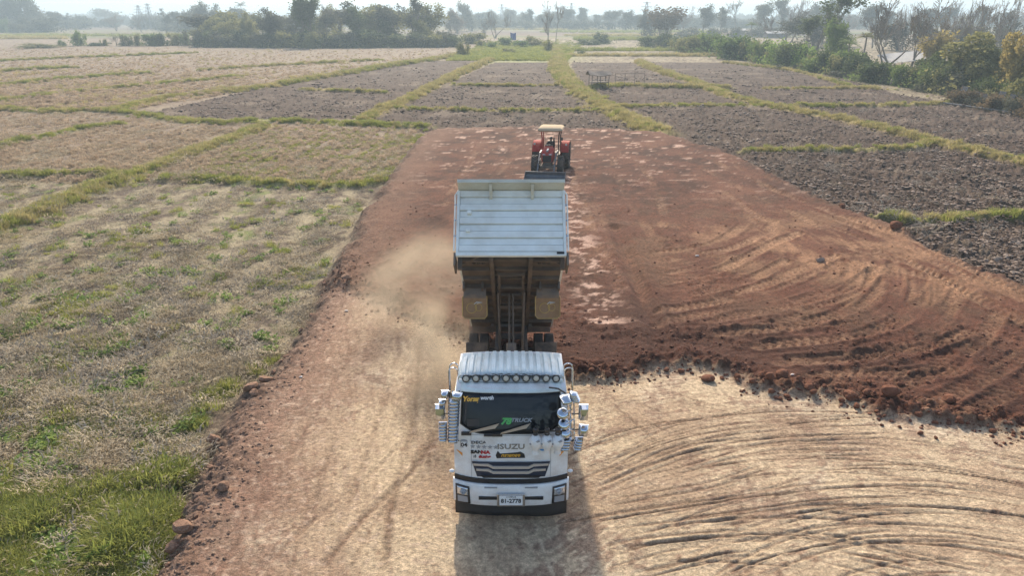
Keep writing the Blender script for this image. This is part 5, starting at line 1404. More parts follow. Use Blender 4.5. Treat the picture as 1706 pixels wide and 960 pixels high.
def leaf_cloud(pts, size, seed, flat=.0):
    """pts (n,3) -> leaf-clump faces"""
    g = np.random.default_rng(seed); n = len(pts)
    t = g.uniform(0, 6.283, n); el = g.normal(0, .6, n) * (1 - flat); s = size * g.uniform(.55, 1.35, n)
    u = np.stack([np.cos(t) * np.cos(el), np.sin(t) * np.cos(el), np.sin(el)], 1)
    r = g.normal(size=(n, 3)); r -= u * (r * u).sum(1, keepdims=True); r /= np.linalg.norm(r, axis=1, keepdims=True)
    u *= s[:, None]; r *= (s * .40)[:, None]
    v = np.stack([pts, pts + u * .45 + r, pts + u, pts + u * .5 - r], 1).reshape(-1, 3)
    f = np.arange(4 * n).reshape(n, 4)
    return v, f
def np_mesh(name, v, f, m):
    me = bpy.data.meshes.new(name); n = len(f)
    me.vertices.add(len(v)); me.vertices.foreach_set('co', np.asarray(v, np.float32).ravel())
    me.loops.add(4 * n); me.loops.foreach_set('vertex_index', np.asarray(f, np.int32).ravel())
    me.polygons.add(n); me.polygons.foreach_set('loop_start', np.arange(0, 4 * n, 4, dtype=np.int32)); me.update(calc_edges=True)
    me.materials.append(MATS[m]); return me
def mb_mesh(mb, name, m):
    me = bpy.data.meshes.new(name); me.from_pydata(mb.v, [], mb.f); me.materials.append(MATS[m]); me.polygons.foreach_set('use_smooth', [True] * len(mb.f)); return me
def grow(seed, H, levels, spread, trunk_frac=.35, nb=(3, 4), up=.35, r0=None, wander=.12, lenf=.62, forks=1, rmin=.012):
    """branch skeleton of a tree of height about H: returns trunk MB and tip points"""
    r = random.Random(seed); mb = MB(); tips = []
    def br(p, d, L, rad, lv):
        n = 4; pts = [p]; q = p.copy(); dd = d.copy()
        for i in range(n):
            dd = (dd + Vector((r.gauss(0, wander), r.gauss(0, wander), r.gauss(0, wander) + up * .12 * (lv > 0)))).normalized()
            q = q + dd * L / n; pts.append(q.copy())
        rr = [max(rad * (1 - .55 * i / n), rmin) for i in range(n + 1)]
        mb.tube(pts, rr, 6 if lv == 0 else (4 if lv < 3 else 3), False)
        if lv >= levels:
            tips.append(pts[-1]); tips.append(pts[-2]); return
        if lv >= levels - 1: tips.append(pts[-1])
        for k in range(r.randint(*nb)):
            i = n if (k == 0) else r.randint(2 if lv == 0 else 1, n)
            a = r.uniform(0, 6.283); tilt = spread * r.uniform(.6, 1.25) * (1 if k else .45)
            o = dd.orthogonal().normalized(); o.rotate(Matrix.Rotation(a, 3, dd))
            nd = (dd * math.cos(tilt) + o * math.sin(tilt)); nd = (nd + Vector((0, 0, up * .5))).normalized()
            br(pts[i], nd, L * lenf * r.uniform(.75, 1.2), rr[i] * .68, lv + 1)
    for f in range(forks):
        a = r.uniform(0, 6.283)
        d0 = Vector((0, 0, 1)) if forks == 1 else Vector((math.cos(a) * .3, math.sin(a) * .3, 1)).normalized()
        br(Vector((0, 0, -.3)), d0, H * trunk_frac, r0 or H * .022, 0)
    zmax = max(v[2] for v in mb.v); k = H / zmax
    mb.v = [(x * k, y * k, z * k) for x, y, z in mb.v]; tips = [t * k for t in tips]
    return mb, np.array(tips)
def spray(tips, n, sig, seed, zf=.7):
    g = np.random.default_rng(seed); i = g.integers(0, len(tips), n)
    return tips[i] + g.normal(0, 1, (n, 3)) * np.array([sig, sig, sig * zf])
TREES = {}
def variants(kind, n, fn):
    TREES[kind] = [fn(s) for s in range(n)]
def t_leafy(s):
    mb, tips = grow(100 + s, 10, 3, .85, .22, (4, 5), .22, lenf=.7); low = np.random.default_rng(s).normal(0, 1, (800, 3)) * [1.9, 1.9, 1.2] + [0, 0, 2.2]; v, f = leaf_cloud(np.concatenate([spray(tips, 4600, .62, s), low[low[:, 2] > 0]]), .46, s)
    return mb_mesh(mb, 'trunk', 'bark'), np_mesh('crown', v, f, 'leaf_olive')
def t_tall(s):
    mb, tips = grow(140 + s, 12, 3, .6, .30, (4, 5), .4); v, f = leaf_cloud(spray(tips, 3400, .55, s), .42, s)
    return mb_mesh(mb, 'trunk', 'bark'), np_mesh('crown', v, f, 'leaf_olive')
def t_bare(s):
    mb, tips = grow(180 + s, 10, 4, .55, .30, (3, 4), .4, r0=.17, wander=.16, lenf=.66, forks=1 + s % 3, rmin=.028); v, f = leaf_cloud(spray(tips, 420, .22, s), .20, s)
    return mb_mesh(mb, 'trunk', 'bark_pale'), np_mesh('crown', v, f, 'leaf_brown')
def t_sparse(s):
    mb, tips = grow(220 + s, 11, 4, .55, .34, (3, 3), .4, r0=.2, rmin=.025); v, f = leaf_cloud(spray(tips, 1300, .32, s), .36, s)
    return mb_mesh(mb, 'trunk', 'bark'), np_mesh('crown', v, f, 'leaf_brown')
def t_rain(s):
    mb, tips = grow(260 + s, 9, 3, .95, .36, (4, 5), .12, wander=.1, lenf=.72)
    k = tips[:, 2] > 5; tips = tips[k] if k.sum() > 10 else tips
    v, f = leaf_cloud(spray(tips, 2400, .6, s, .35), .45, s, .5)
    return mb_mesh(mb, 'trunk', 'bark'), np_mesh('crown', v, f, 'leaf_olive')
def t_shrub(s):
    g = np.random.default_rng(300 + s); c = g.normal(0, 1, (9, 3)) * [1.0, 1.0, .55] + [0, 0, 1.7]
    mb = MB()
    for q in c: mb.tube([(q[0] * .15, q[1] * .15, -.3), (q[0] * .5, q[1] * .5, q[2] * .5), tuple(q)], [.05, .035, .012], 4, False)
    p = np.concatenate([c[g.integers(0, 9, 1700)] + g.normal(0, .42, (1700, 3)), g.normal(0, 1, (500, 3)) * [1.2, 1.2, .4] + [0, 0, .6]]); p[:, 2] = np.abs(p[:, 2]) * (3.4 / 3.4)
    v, f = leaf_cloud(p, .30, 300 + s); zm = v[:, 2].max(); v = v * (3.2 / zm)
    return mb_mesh(mb, 'stem', 'bark'), np_mesh('crown', v, f, 'leaf_green')
def t_bamboo(s):
    g = np.random.default_rng(340 + s); mb = MB(); P = []
    for k in range(34):
        a = g.uniform(0, 6.28); q = g.uniform(.1, 1.0); h = g.uniform(6.5, 9.5); o = g.uniform(1.0, 3.0)
        pts = [(math.cos(a) * (q + o * t * t), math.sin(a) * (q + o * t * t), h * (t - .12 * t ** 3)) for t in (0, .3, .6, .85, 1)]
        mb.tube(pts, [.05, .045, .035, .02, .01], 4, False)
        for t in g.uniform(.45, 1.02, 70): P.append((math.cos(a) * (q + o * t * t), math.sin(a) * (q + o * t * t), h * (t - .12 * t ** 3)))
    P = np.array(P) + g.normal(0, .35, (len(P), 3)); v, f = leaf_cloud(P, .48, 340 + s)
    return mb_mesh(mb, 'stem_cluster', 'bark_pale'), np_mesh('crown', v, f, 'leaf_olive')
def t_palm(s):
    r = random.Random(380 + s); mb = MB(); H = 7; mb.tube([(0, 0, -.3), (.1, 0, 2.5), (.15, .05, 5), (.1, .1, H)], [.2, .15, .13, .12], 7, False)
    vs, fs = [], []
    for k in range(16):
        a = k * 2.4 + r.uniform(-.2, .2); el = r.uniform(-.25, 1.1); L = r.uniform(1.7, 2.4)
        for j in range(18):
            t0 = (j + 1) / 18; x = L * t0 * math.cos(el * (1 - .3 * t0)); z = L * t0 * math.sin(el) - .75 * t0 * t0 * L * .6
            c = Vector((.1 + x * math.cos(a), .1 + x * math.sin(a), H + z)); dr = Vector((math.cos(a), math.sin(a), 0)); sdv = Vector((-math.sin(a), math.cos(a), 0))
            w = .55 * math.sin(math.pi * min(1, t0 * .9 + .12))
            for s2 in (-1, 1):
                i = len(vs); vs += [c, c + sdv * s2 * w * .6 + dr * .12 + Vector((0, 0, -.03)), c + sdv * s2 * w + dr * .3 + Vector((0, 0, -.22)), c + sdv * s2 * w * .55 + dr * .24 + Vector((0, 0, -.08))]; fs.append((i, i + 1, i + 2, i + 3))
    return mb_mesh(mb, 'trunk', 'bark_pale'), np_mesh('crown', np.array([tuple(v) for v in vs]), np.array(fs), 'leaf_green')
def t_mound(s):
    g = np.random.default_rng(420 + s); mb = MB(); P = []
    c = g.normal(0, 1, (14, 3)) * [2.4, 1.8, 1.3] + [0, 0, 4.2]
    for q in c: mb.tube([(q[0] * .4, q[1] * .4, -.3), tuple(q * .7), tuple(q)], [.12, .08, .03], 4, False)
    d = g.normal(0, 1, (9000, 3)); d /= np.linalg.norm(d, axis=1, keepdims=True); rad = g.uniform(.75, 1.05, (9000, 1))
    P = c[g.integers(0, 14, 9000)] + d * rad * np.array([1.5, 1.3, 1.2]); P = P[P[:, 2] > 0]
    low = g.normal(0, 1, (1800, 3)) * [3, 1.8, .9] + [0, 0, 1.2]; P = np.concatenate([P, low[low[:, 2] > 0]])
    v, f = leaf_cloud(P, .36, 420 + s); v *= 7.5 / v[:, 2].max()
    return mb_mesh(mb, 'stem_cluster', 'bark'), np_mesh('crown', v, f, 'leaf_olive')
def t_banana(s):
    r = random.Random(460 + s); mb = MB(); vs, fs = [], []
    for st in range(4):
        b = Vector((r.uniform(-.7, .7), r.uniform(-.7, .7), 0)); h = r.uniform(1.2, 2.0); mb.tube([b, b + Vector((.05, 0, h))], [.13, .08], 6, False)
        for k in range(7):
            a = r.uniform(0, 6.28); el = r.uniform(.5, 1.3); L = r.uniform(1.2, 1.8); dr = Vector((math.cos(a), math.sin(a), 0)); sv = Vector((-math.sin(a), math.cos(a), 0)); prev = None
            for j in range(6):
                t0 = j / 5; c = b + Vector((0, 0, h)) + dr * L * t0 * math.cos(el) + Vector((0, 0, L * (t0 * math.sin(el) - .7 * t0 * t0))); w = .26 * math.sin(math.pi * (.08 + .9 * t0))
                i = len(vs); vs += [c - sv * w, c + sv * w]
                if j: fs.append((i - 2, i - 1, i + 1, i))
    return mb_mesh(mb, 'stem_cluster', 'leaf_olive'), np_mesh('crown', np.array([tuple(v) for v in vs]), np.array(fs), 'leaf_bright')
variants('leafy', 4, t_leafy); variants('tall', 4, t_tall); variants('bare', 5, t_bare); variants('sparse', 3, t_sparse); variants('rain', 2, t_rain); variants('shrub', 5, t_shrub); variants('bamboo', 2, t_bamboo); variants('palm', 2, t_palm); variants('mound', 3, t_mound); variants('banana', 2, t_banana)
NAMES = dict(leafy='leafy_tree', tall='slender_tree', bare='bare_tree', sparse='sparse_tree', rain='umbrella_tree', shrub='shrub', bamboo='bamboo_clump', palm='palm_tree', mound='overgrown_tree', banana='banana_plant')
HGT = {k: [max(max(v.co.z for v in a.vertices), max(v.co.z for v in b.vertices)) for a, b in TREES[k]] for k in TREES}
WID = {k: [np.percentile(np.abs([v.co.x for v in b.vertices]), 96) * 2 for a, b in TREES[k]] for k in TREES}
def plant(kind, px, base, hpx, label, leaf=None, group=None, wpx=None, var=None, dist=None):
    p = at(px, base, FZ)
    if dist:
        k = dist / p.y; p = Vector((p.x * k, dist, FZ))
    z = float(gz(p.x, p.y)[0]) if p.y < 360 else -.95
    v = rnd.randrange(len(TREES[kind])) if var is None else var
    H = hpx * depth(p) / FPX; sz_ = H / HGT[kind][v]
    sx_ = sz_ if wpx is None else (wpx * depth(p) / FPX) / WID[kind][v]
    r = empty(NAMES[kind], (p.x, p.y, z - .05), rnd.uniform(0, 6.28)); r.scale = (sx_, sx_, sz_)
    tr, cr = TREES[kind][v]
    a = link(bpy.data.objects.new(tr.name.split('.')[0], tr), r); b = link(bpy.data.objects.new('crown', cr), r)
    if leaf:
        b.material_slots[0].link = 'OBJECT'; b.material_slots[0].material = MATS[leaf]
    return tag(r, label, {'shrub': 'shrub', 'banana': 'banana plant', 'palm': 'palm', 'bamboo': 'bamboo'}.get(kind, 'tree'), group)
G1, G2, G3, G4, G5 = 'hazy trees far left', 'shrubs of the left hedge', 'trees of the middle left grove', 'hazy trees of the far middle', 'plants of the right hedge'
# far left, in the haze
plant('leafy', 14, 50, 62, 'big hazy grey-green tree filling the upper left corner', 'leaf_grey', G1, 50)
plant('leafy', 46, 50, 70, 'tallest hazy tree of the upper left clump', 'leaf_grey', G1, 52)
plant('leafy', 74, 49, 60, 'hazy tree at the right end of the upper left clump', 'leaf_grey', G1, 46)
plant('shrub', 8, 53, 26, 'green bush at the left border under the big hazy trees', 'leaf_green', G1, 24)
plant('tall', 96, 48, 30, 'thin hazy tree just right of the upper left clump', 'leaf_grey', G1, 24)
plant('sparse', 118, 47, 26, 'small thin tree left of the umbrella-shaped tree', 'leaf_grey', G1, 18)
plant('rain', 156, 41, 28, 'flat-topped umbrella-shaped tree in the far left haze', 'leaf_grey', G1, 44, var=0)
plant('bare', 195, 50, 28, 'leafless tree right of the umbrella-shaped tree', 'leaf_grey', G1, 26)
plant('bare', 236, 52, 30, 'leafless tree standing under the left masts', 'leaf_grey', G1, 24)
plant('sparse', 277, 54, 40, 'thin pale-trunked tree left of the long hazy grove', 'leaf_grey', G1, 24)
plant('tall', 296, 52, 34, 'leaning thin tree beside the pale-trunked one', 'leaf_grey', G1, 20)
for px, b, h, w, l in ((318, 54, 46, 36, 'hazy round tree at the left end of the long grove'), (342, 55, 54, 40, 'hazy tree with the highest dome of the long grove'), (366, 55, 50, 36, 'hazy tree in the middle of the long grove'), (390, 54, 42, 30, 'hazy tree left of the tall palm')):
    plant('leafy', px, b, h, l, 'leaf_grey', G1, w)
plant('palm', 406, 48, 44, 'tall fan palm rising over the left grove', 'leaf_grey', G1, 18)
# left hedge along the stubble
plant('shrub', 131, 76, 28, 'upright round green shrub standing alone on the left hedge', 'leaf_green', G2, 20)
for k, (px, b, h, w, kd, l) in enumerate(((62, 79, 8, 60, 'shrub', 'low dark weeds at the left end of the hedge'), (102, 77, 12, 14, 'shrub', 'small dark bush left of the upright shrub'), (160, 76, 7, 44, 'shrub', 'low strip of weeds right of the upright shrub'), (176, 76, 13, 14, 'shrub', 'small leafy plant first in the row right of the upright shrub'),
                                         (194, 76, 22, 18, 'bare', 'thin twiggy bush in the left hedge'), (212, 76, 20, 22, 'shrub', 'second bushy plant right of the upright shrub'), (231, 76, 22, 22, 'shrub', 'feathery green bush in the left hedge'), (251, 76, 22, 24, 'shrub', 'bushy plant right of the feathery bush'), (270, 76, 23, 22, 'shrub', 'green bush fifth from the upright shrub'),
                                         (290, 75, 24, 26, 'shrub', 'bushy plant near the right end of the hedge row'), (312, 75, 26, 26, 'shrub', 'dark green bush ending the hedge row'))):
    plant(kd, px, b, h, l, ('leaf_olive', 'leaf_green', 'leaf_dark')[k % 3], G2, w)
for px, b, h, w, lf, l in ((345, 75, 46, 44, 'leaf_olive', 'pale bushy tree right of the hedge row'), (372, 76, 38, 30, 'leaf_grey', 'low greyish tree at the foot of the long grove'), (398, 76, 42, 34, 'leaf_olive', 'olive tree under the tall palm'), (425, 77, 58, 40, 'leaf_olive', 'broad pale green tree left of the tall dark trees')):
    plant('leafy', px, b, h, l, lf, G3, w)
# middle left grove
plant('leafy', 455, 77, 64, 'wide pale green tree at the left of the tall dark grove', 'leaf_grey', G3, 56)
plant('tall', 500, 78, 84, 'tallest dark tree of the grove cut by the upper edge', 'leaf_dark', G3, 40)
plant('tall', 522, 78, 82, 'tall dark tree right beside the tallest one', 'leaf_dark', G3, 40)
plant('bare', 546, 76, 66, 'leafless tree between the tall dark trees and the spreading one', 'leaf_grey', G3, 44)
plant('rain', 566, 76, 72, 'spreading tree with bare fanned limbs in the grove', 'leaf_grey', G3, 64, var=1)
plant('leafy', 603, 77, 66, 'dense dark tree right of the spreading one', 'leaf_dark', G3, 34)
plant('rain', 628, 75, 66, 'flat-crowned tree with slanting trunk in the grove', 'leaf_grey', G3, 56, var=0)
plant('leafy', 657, 76, 44, 'low dark tree under the flat-crowned one', 'leaf_dark', G3, 40)
plant('sparse', 690, 74, 78, 'tall thin-leaved tree reaching the upper edge right in the grove', 'leaf_grey', G3, 46)
plant('leafy', 716, 75, 46, 'round dark tree at the right end of the grove', 'leaf_olive', G3, 40)
plant('bare', 664, 74, 62, 'bare tree behind the low dark tree', 'leaf_grey', G3, 46)
for px, b, h, w, l in ((470, 79, 30, 46, 'low bush at the left foot of the grove'), (520, 80, 30, 50, 'low dark bush under the tallest trees'), (575, 79, 26, 50, 'low bush under the spreading tree'), (632, 78, 26, 44, 'dry bush under the flat-crowned tree'), (690, 77, 28, 40, 'low bush under the thin-leaved tree'), (735, 75, 26, 30, 'pale bush closing the grove on the right')):
    plant('shrub', px, b, h, l, 'leaf_grey' if h < 28 else 'leaf_olive', G3, w)
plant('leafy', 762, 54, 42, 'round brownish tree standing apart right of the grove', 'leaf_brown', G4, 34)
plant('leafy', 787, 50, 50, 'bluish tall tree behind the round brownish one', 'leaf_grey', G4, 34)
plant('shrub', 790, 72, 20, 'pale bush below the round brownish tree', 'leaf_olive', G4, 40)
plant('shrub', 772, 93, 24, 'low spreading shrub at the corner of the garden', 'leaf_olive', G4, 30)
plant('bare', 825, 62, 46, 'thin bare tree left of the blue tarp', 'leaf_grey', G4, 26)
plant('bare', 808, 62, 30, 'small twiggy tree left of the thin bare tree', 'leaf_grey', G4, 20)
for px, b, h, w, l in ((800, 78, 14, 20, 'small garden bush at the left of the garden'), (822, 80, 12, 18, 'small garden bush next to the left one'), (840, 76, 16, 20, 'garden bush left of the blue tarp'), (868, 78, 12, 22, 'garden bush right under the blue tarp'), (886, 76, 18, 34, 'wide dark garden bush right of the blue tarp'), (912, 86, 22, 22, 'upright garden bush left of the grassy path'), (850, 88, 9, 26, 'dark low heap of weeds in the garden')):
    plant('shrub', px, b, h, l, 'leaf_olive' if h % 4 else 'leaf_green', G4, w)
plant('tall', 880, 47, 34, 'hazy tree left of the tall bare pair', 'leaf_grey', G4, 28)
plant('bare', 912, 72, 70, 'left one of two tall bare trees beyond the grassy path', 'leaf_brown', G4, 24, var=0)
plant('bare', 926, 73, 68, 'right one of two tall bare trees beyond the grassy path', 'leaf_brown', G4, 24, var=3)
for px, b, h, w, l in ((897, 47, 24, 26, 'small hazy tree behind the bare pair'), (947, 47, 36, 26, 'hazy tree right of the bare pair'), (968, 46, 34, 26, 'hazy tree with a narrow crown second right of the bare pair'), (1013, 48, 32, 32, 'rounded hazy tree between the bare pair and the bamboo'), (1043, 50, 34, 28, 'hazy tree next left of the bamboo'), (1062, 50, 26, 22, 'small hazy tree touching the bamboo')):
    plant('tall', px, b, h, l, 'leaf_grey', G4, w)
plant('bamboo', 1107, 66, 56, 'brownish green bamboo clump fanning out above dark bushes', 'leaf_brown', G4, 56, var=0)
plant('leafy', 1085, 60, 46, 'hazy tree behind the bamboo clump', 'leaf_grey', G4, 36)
for px, b, h, w, l in ((1078, 78, 22, 40, 'dark bush under the left of the bamboo'), (1105, 79, 26, 44, 'dark bush under the middle of the bamboo'), (1005, 72, 20, 30, 'dark bush in the fields left of the bamboo'), (985, 74, 10, 44, 'low dark weeds beyond the grassy path')):
    plant('shrub', px, b, h, l, 'leaf_dark', G4, w)
plant('shrub', 968, 92, 9, 'small dark round bush on the dry strip right of the path', 'leaf_dark', G4, 20)
# far row on the right
rowl = ['first', 'second', 'third', 'fourth', 'fifth', 'sixth', 'seventh', 'eighth', 'ninth', 'tenth', 'eleventh', 'twelfth', 'thirteenth', 'fourteenth', 'fifteenth', 'sixteenth', 'seventeenth', 'eighteenth', 'nineteenth', 'twentieth']
for k in range(20):
    px = 1136 + k * 31 + rnd.uniform(-7, 7)
    plant('tall' if k % 3 else 'bare', px, 56 + rnd.uniform(-3, 3) + (3 if k > 8 else 0), rnd.uniform(42, 58) + (6 if 3 < k < 8 else 0), rowl[k] + ' hazy tree from the bamboo in the row along the right horizon', 'leaf_grey', 'hazy trees in a row along the right horizon', rnd.uniform(28, 40))
for k, px in enumerate((1150, 1186, 1226, 1262, 1296)):
    plant('shrub', px, 60, 18, rowl[k] + ' low hazy bush right of the bamboo under the far row', 'leaf_grey', 'low hazy bushes under the far row', 44)
# right hedge, coming towards the viewer
for k, (px, b, h, w, lf, l) in enumerate((
    (1135, 86, 26, 40, 'leaf_olive', 'first hedge bush right of the bamboo'), (1162, 87, 30, 44, 'leaf_green', 'second hedge bush right of the bamboo'), (1195, 91, 32, 46, 'leaf_bright', 'bright green rounded hedge bush left of the small palm'), (1228, 98, 42, 56, 'leaf_green', 'large green hedge bush just left of the small palm'),
    (1262, 103, 34, 44, 'leaf_olive', 'hedge bush in front of the small palm'), (1288, 107, 44, 46, 'leaf_bright', 'bright hedge bush right of the small palm'), (1316, 112, 46, 50, 'leaf_dark', 'dark hedge bush left of the sparse tall tree'), (1345, 115, 44, 46, 'leaf_bright', 'bright hedge bush under the sparse tall tree'),
    (1376, 120, 46, 50, 'leaf_dark', 'dark hedge bush under the dense green tree'), (1408, 124, 44, 50, 'leaf_green', 'hedge bush right under the dense green tree'), (1438, 128, 40, 46, 'leaf_dark', 'dark hedge bush left of the white sheet roof'), (1468, 133, 34, 46, 'leaf_dark', 'low dark hedge bush before the white sheet roof'),
    (1500, 140, 32, 46, 'leaf_dark', 'low dark bush right of the brown sack'), (1532, 146, 48, 54, 'leaf_dark', 'dark hedge bush below the right end of the sheet roof'), (1566, 152, 54, 56, 'leaf_dark', 'dark tall hedge bush left of the leaning sheets'), (1590, 158, 40, 40, 'leaf_grey', 'grey twiggy bush beside the leaning sheets'))):
    plant('shrub', px, b, h, l, lf, G5, w)
for px, b, h, w, l in ((1450, 136, 14, 60, 'dry grey brush at the hedge foot left of the sack'), (1545, 152, 16, 60, 'dry grey brush at the hedge foot right of the sack'), (1670, 186, 26, 50, 'dry twiggy brush in front of the leaning sheets'), (1400, 128, 12, 60, 'dry grey brush at the hedge foot under the green tree'), (1330, 116, 10, 60, 'dry brush at the hedge foot under the sparse tree')):
    plant('shrub', px, b, h, l, 'leaf_grey', G5, w)
plant('palm', 1250, 70, 32, 'small palm standing behind the large green hedge bush', 'leaf_green', G5, 22)
plant('sparse', 1358, 100, 118, 'tall sparse tree with dark leaf tufts, tallest of the right hedge', 'leaf_dark', G5, 74, var=0)
plant('sparse', 1338, 98, 70, 'thin dark-leaved tree left of the tallest hedge tree', 'leaf_dark', G5, 36, var=1)
plant('leafy', 1400, 112, 82, 'dense green tree right of the tallest hedge tree', 'leaf_green', G5, 52, var=2)
plant('palm', 1434, 112, 56, 'bushy palm left of the white sheet roof', 'leaf_olive', G5, 40)
plant('palm', 1408, 116, 50, 'smaller palm against the dense green tree', 'leaf_green', G5, 34)
plant('bare', 1476, 122, 124, 'bare tree fanning out before the white sheet roof', 'leaf_brown', G5, 66, var=2)
plant('bare', 1516, 118, 128, 'tallest bare tree, dark trunk crossing the white sheet roof', 'leaf_brown', G5, 64, var=0)
plant('bare', 1498, 100, 90, 'slim bare tree between the two fanning ones', 'leaf_brown', G5, 30, var=4)
for px, b, h, w, lf, v, l in ((1560, 112, 100, 50, 'leaf_brown', 1, 'first twiggy tree right of the sheet roof'), (1588, 110, 104, 48, 'leaf_olive', 2, 'second twiggy tree right of the sheet roof'), (1616, 104, 104, 50, 'leaf_brown', 3, 'third twiggy tree right of the sheet roof'), (1650, 100, 104, 54, 'leaf_brown', 1, 'twiggy tree behind the overgrown mound of vines'), (1686, 98, 110, 50, 'leaf_grey', 4, 'twiggy tree at the upper right corner')):
    plant('bare', px, b, h, l, lf, G5, w, var=v)
plant('bamboo', 1550, 122, 70, 'yellowish clump of stems right of the sheet roof', 'leaf_gold', G5, 44, var=1)
plant('mound', 1632, 156, 100, 'big tree overgrown with vines, yellow on top, by the leaning sheets', 'leaf_olive', G5, 118, var=0)
plant('mound', 1600, 152, 66, 'lower vine-covered tree left of the big overgrown one', 'leaf_olive', G5, 84, var=1)
plant('mound', 1690, 168, 112, 'overgrown golden tree at the right border', 'leaf_gold', G5, 104, var=2)
plant('mound', 1745, 184, 120, 'overgrown tree leaning out of the right border', 'leaf_olive', G5, 90, var=0)
plant('mound', 1560, 146, 60, 'low vine-covered tree right of the sheet roof, left in the overgrown row', 'leaf_dark', G5, 80, var=2)
for k, (px, b, h, w) in enumerate(((1606, 176, 30, 44), (1632, 180, 22, 40), (1652, 184, 30, 44), (1690, 190, 34, 50), (1716, 196, 36, 50))):
    plant('shrub', px, b, h, 'dry grey-brown brush before the leaning sheets, ' + nth(k + 1) + ' from the left', ('leaf_brown', 'leaf_grey')[k % 2], G5, w)
# roadside plants in the near left corner
for px, b, h, w, l in ((170, 940, 40, 46, 'leafy bright weed nearest the lower left edge'), (105, 955, 34, 40, 'small leafy weed left of the bright one'), (12, 905, 26, 40, 'pale green weed at the left border'), (245, 945, 40, 44, 'tall grassy weed at the foot of the shoulder')):
    plant('shrub', px, b, h, l, 'leaf_bright', 'weeds in the near left corner', w)

ug = [(px, 79 - abs(px - 560) * .006, rnd.uniform(20, 34), rnd.uniform(34, 52), 'middle left grove', G3, ('leaf_grey', 'leaf_dark', 'leaf_olive')) for px in range(330, 760, 17)]
ug += [(px, 52 + rnd.uniform(-2, 2), rnd.uniform(16, 30), rnd.uniform(30, 44), 'far left haze', G1, ('leaf_grey',)) for px in list(range(0, 95, 16)) + list(range(285, 420, 14))]
ug += [(px, 86 + max(0, px - 1150) * .165 + rnd.uniform(-4, 0), rnd.uniform(26, 44), rnd.uniform(36, 56), 'right hedge', G5, ('leaf_dark', 'leaf_olive', 'leaf_green')) for px in range(1150, 1720, 15)]
cnt = {}
for k, (px, b, h, w, wh, gr, lf) in enumerate(ug):
    cnt[wh] = cnt.get(wh, 0) + 1
    plant('shrub', px + rnd.uniform(-5, 5), b, h, nth(cnt[wh]) + ' bush from the left in the undergrowth of the ' + wh, lf[k % len(lf)], gr, w)
for k in range(16):
    px = 800 + k * 19 + rnd.uniform(-6, 6)
    plant('tall', px, 46 + rnd.uniform(-3, 1), rnd.uniform(18, 32), rowl[k] + ' small hazy tree from the left in the thin row on the middle horizon', 'leaf_grey', 'small hazy trees on the middle horizon', rnd.uniform(20, 30))
gl = ['leftmost', 'second', 'third', 'fourth', 'fifth', 'sixth', 'seventh', 'eighth', 'ninth', 'tenth', 'eleventh', 'twelfth', 'thirteenth', 'rightmost']
for k in range(14):
    px = 335 + k * 29 + rnd.uniform(-6, 6)
    plant('leafy' if k % 4 else 'sparse', px, 73 + rnd.uniform(-2, 1), rnd.uniform(42, 56) + (14 if 490 < px < 720 else 0), gl[k] + ' of the grey-green trees standing behind the left grove', ('leaf_grey', 'leaf_olive')[k % 2], 'grey-green trees behind the left grove', rnd.uniform(44, 60))
for k in range(9):
    px = 1310 + k * 46 + rnd.uniform(-8, 8)
    plant('leafy' if k % 3 else 'bare', px, 74 + k * 2.2 + rnd.uniform(-3, 3), rnd.uniform(44, 64), gl[k] + ' of the hazy trees between the right hedge and the far row', 'leaf_grey', 'hazy trees behind the right hedge', rnd.uniform(44, 60))
# far wood on the horizon: one mass
tm = MB()
allv, allf, off = [], [], 0
for k in range(3):
    me = TREES['leafy'][k][1]; v = np.array([q.co[:] for q in me.vertices]); n = len(v) // 4
    keep = rng.choice(n, 500, replace=False); v = v.reshape(-1, 4, 3)[keep]; c = v.mean(1, keepdims=True); v = (c + (v - c) * 2.4).reshape(-1, 3) + [k * 6.0 - 6, 0, 0]
    allv.append(v); allf.append(np.arange(len(v)).reshape(-1, 4) + off); off += len(v)
wood = np_mesh('wood', np.concatenate(allv), np.concatenate(allf), 'leaf_grey')
n = 800; ang = rng.uniform(-.62, .62, n); rr = rng.uniform(620, 1500, n)
x, y = rr * np.tan(ang), rr
s_ = rng.uniform(.7, 1.35, n)
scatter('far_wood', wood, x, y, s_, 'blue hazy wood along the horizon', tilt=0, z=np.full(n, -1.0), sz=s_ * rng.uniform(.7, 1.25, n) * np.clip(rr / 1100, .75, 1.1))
# weedy lines across the far fields
for k, (y0, px0, px1) in enumerate(((58, -100, 300), (64, 0, 110), (52, 900, 1180), (58, 940, 1150), (66, 960, 1120), (48, 820, 1000), (84, 930, 1220), (93, 940, 1230))):
    n = 260; px = rng.uniform(px0, px1, n); a, b = (px - 853) / FPX, (480 - y0 + rng.normal(0, .35, n)) / FPX; t = (FZ - CAM_H) / (-SP + b * CP)
    x, y = a * t, (CP + b * SP) * t
    scatter('field_weeds', P_YGRASS[0] if k % 2 else P_GRASS[0], x, y, rng.uniform(2.0, 4.0, n) * np.clip(y / 250, .6, 1.3), 'weedy line across the far fields', z=np.where(y < 370, gz(x, y), -.95))

# hills
hb_ = MB(); N = 160
for i in range(N + 1):
    x = -4600 + 9200 * i / N; h = 24 + 16 * math.sin(i * .13) + 9 * math.sin(i * .41 + 1) + 4 * math.sin(i * 1.3)
    hb_.v += [(x, 4300, -1), (x, 4600, h), (x, 5200, h * 1.1), (x, 5400, -1)]
for i in range(N):
    for k in range(3): a = i * 4 + k; hb_.f.append((a, a + 1, a + 5, a + 4))
tag(hb_.build('hills', mat('hill_green', (.07, .09, .05), 1, noise=.3, nscale=.01), smooth=True), 'low blue hills at the horizon', None, None, 'structure')

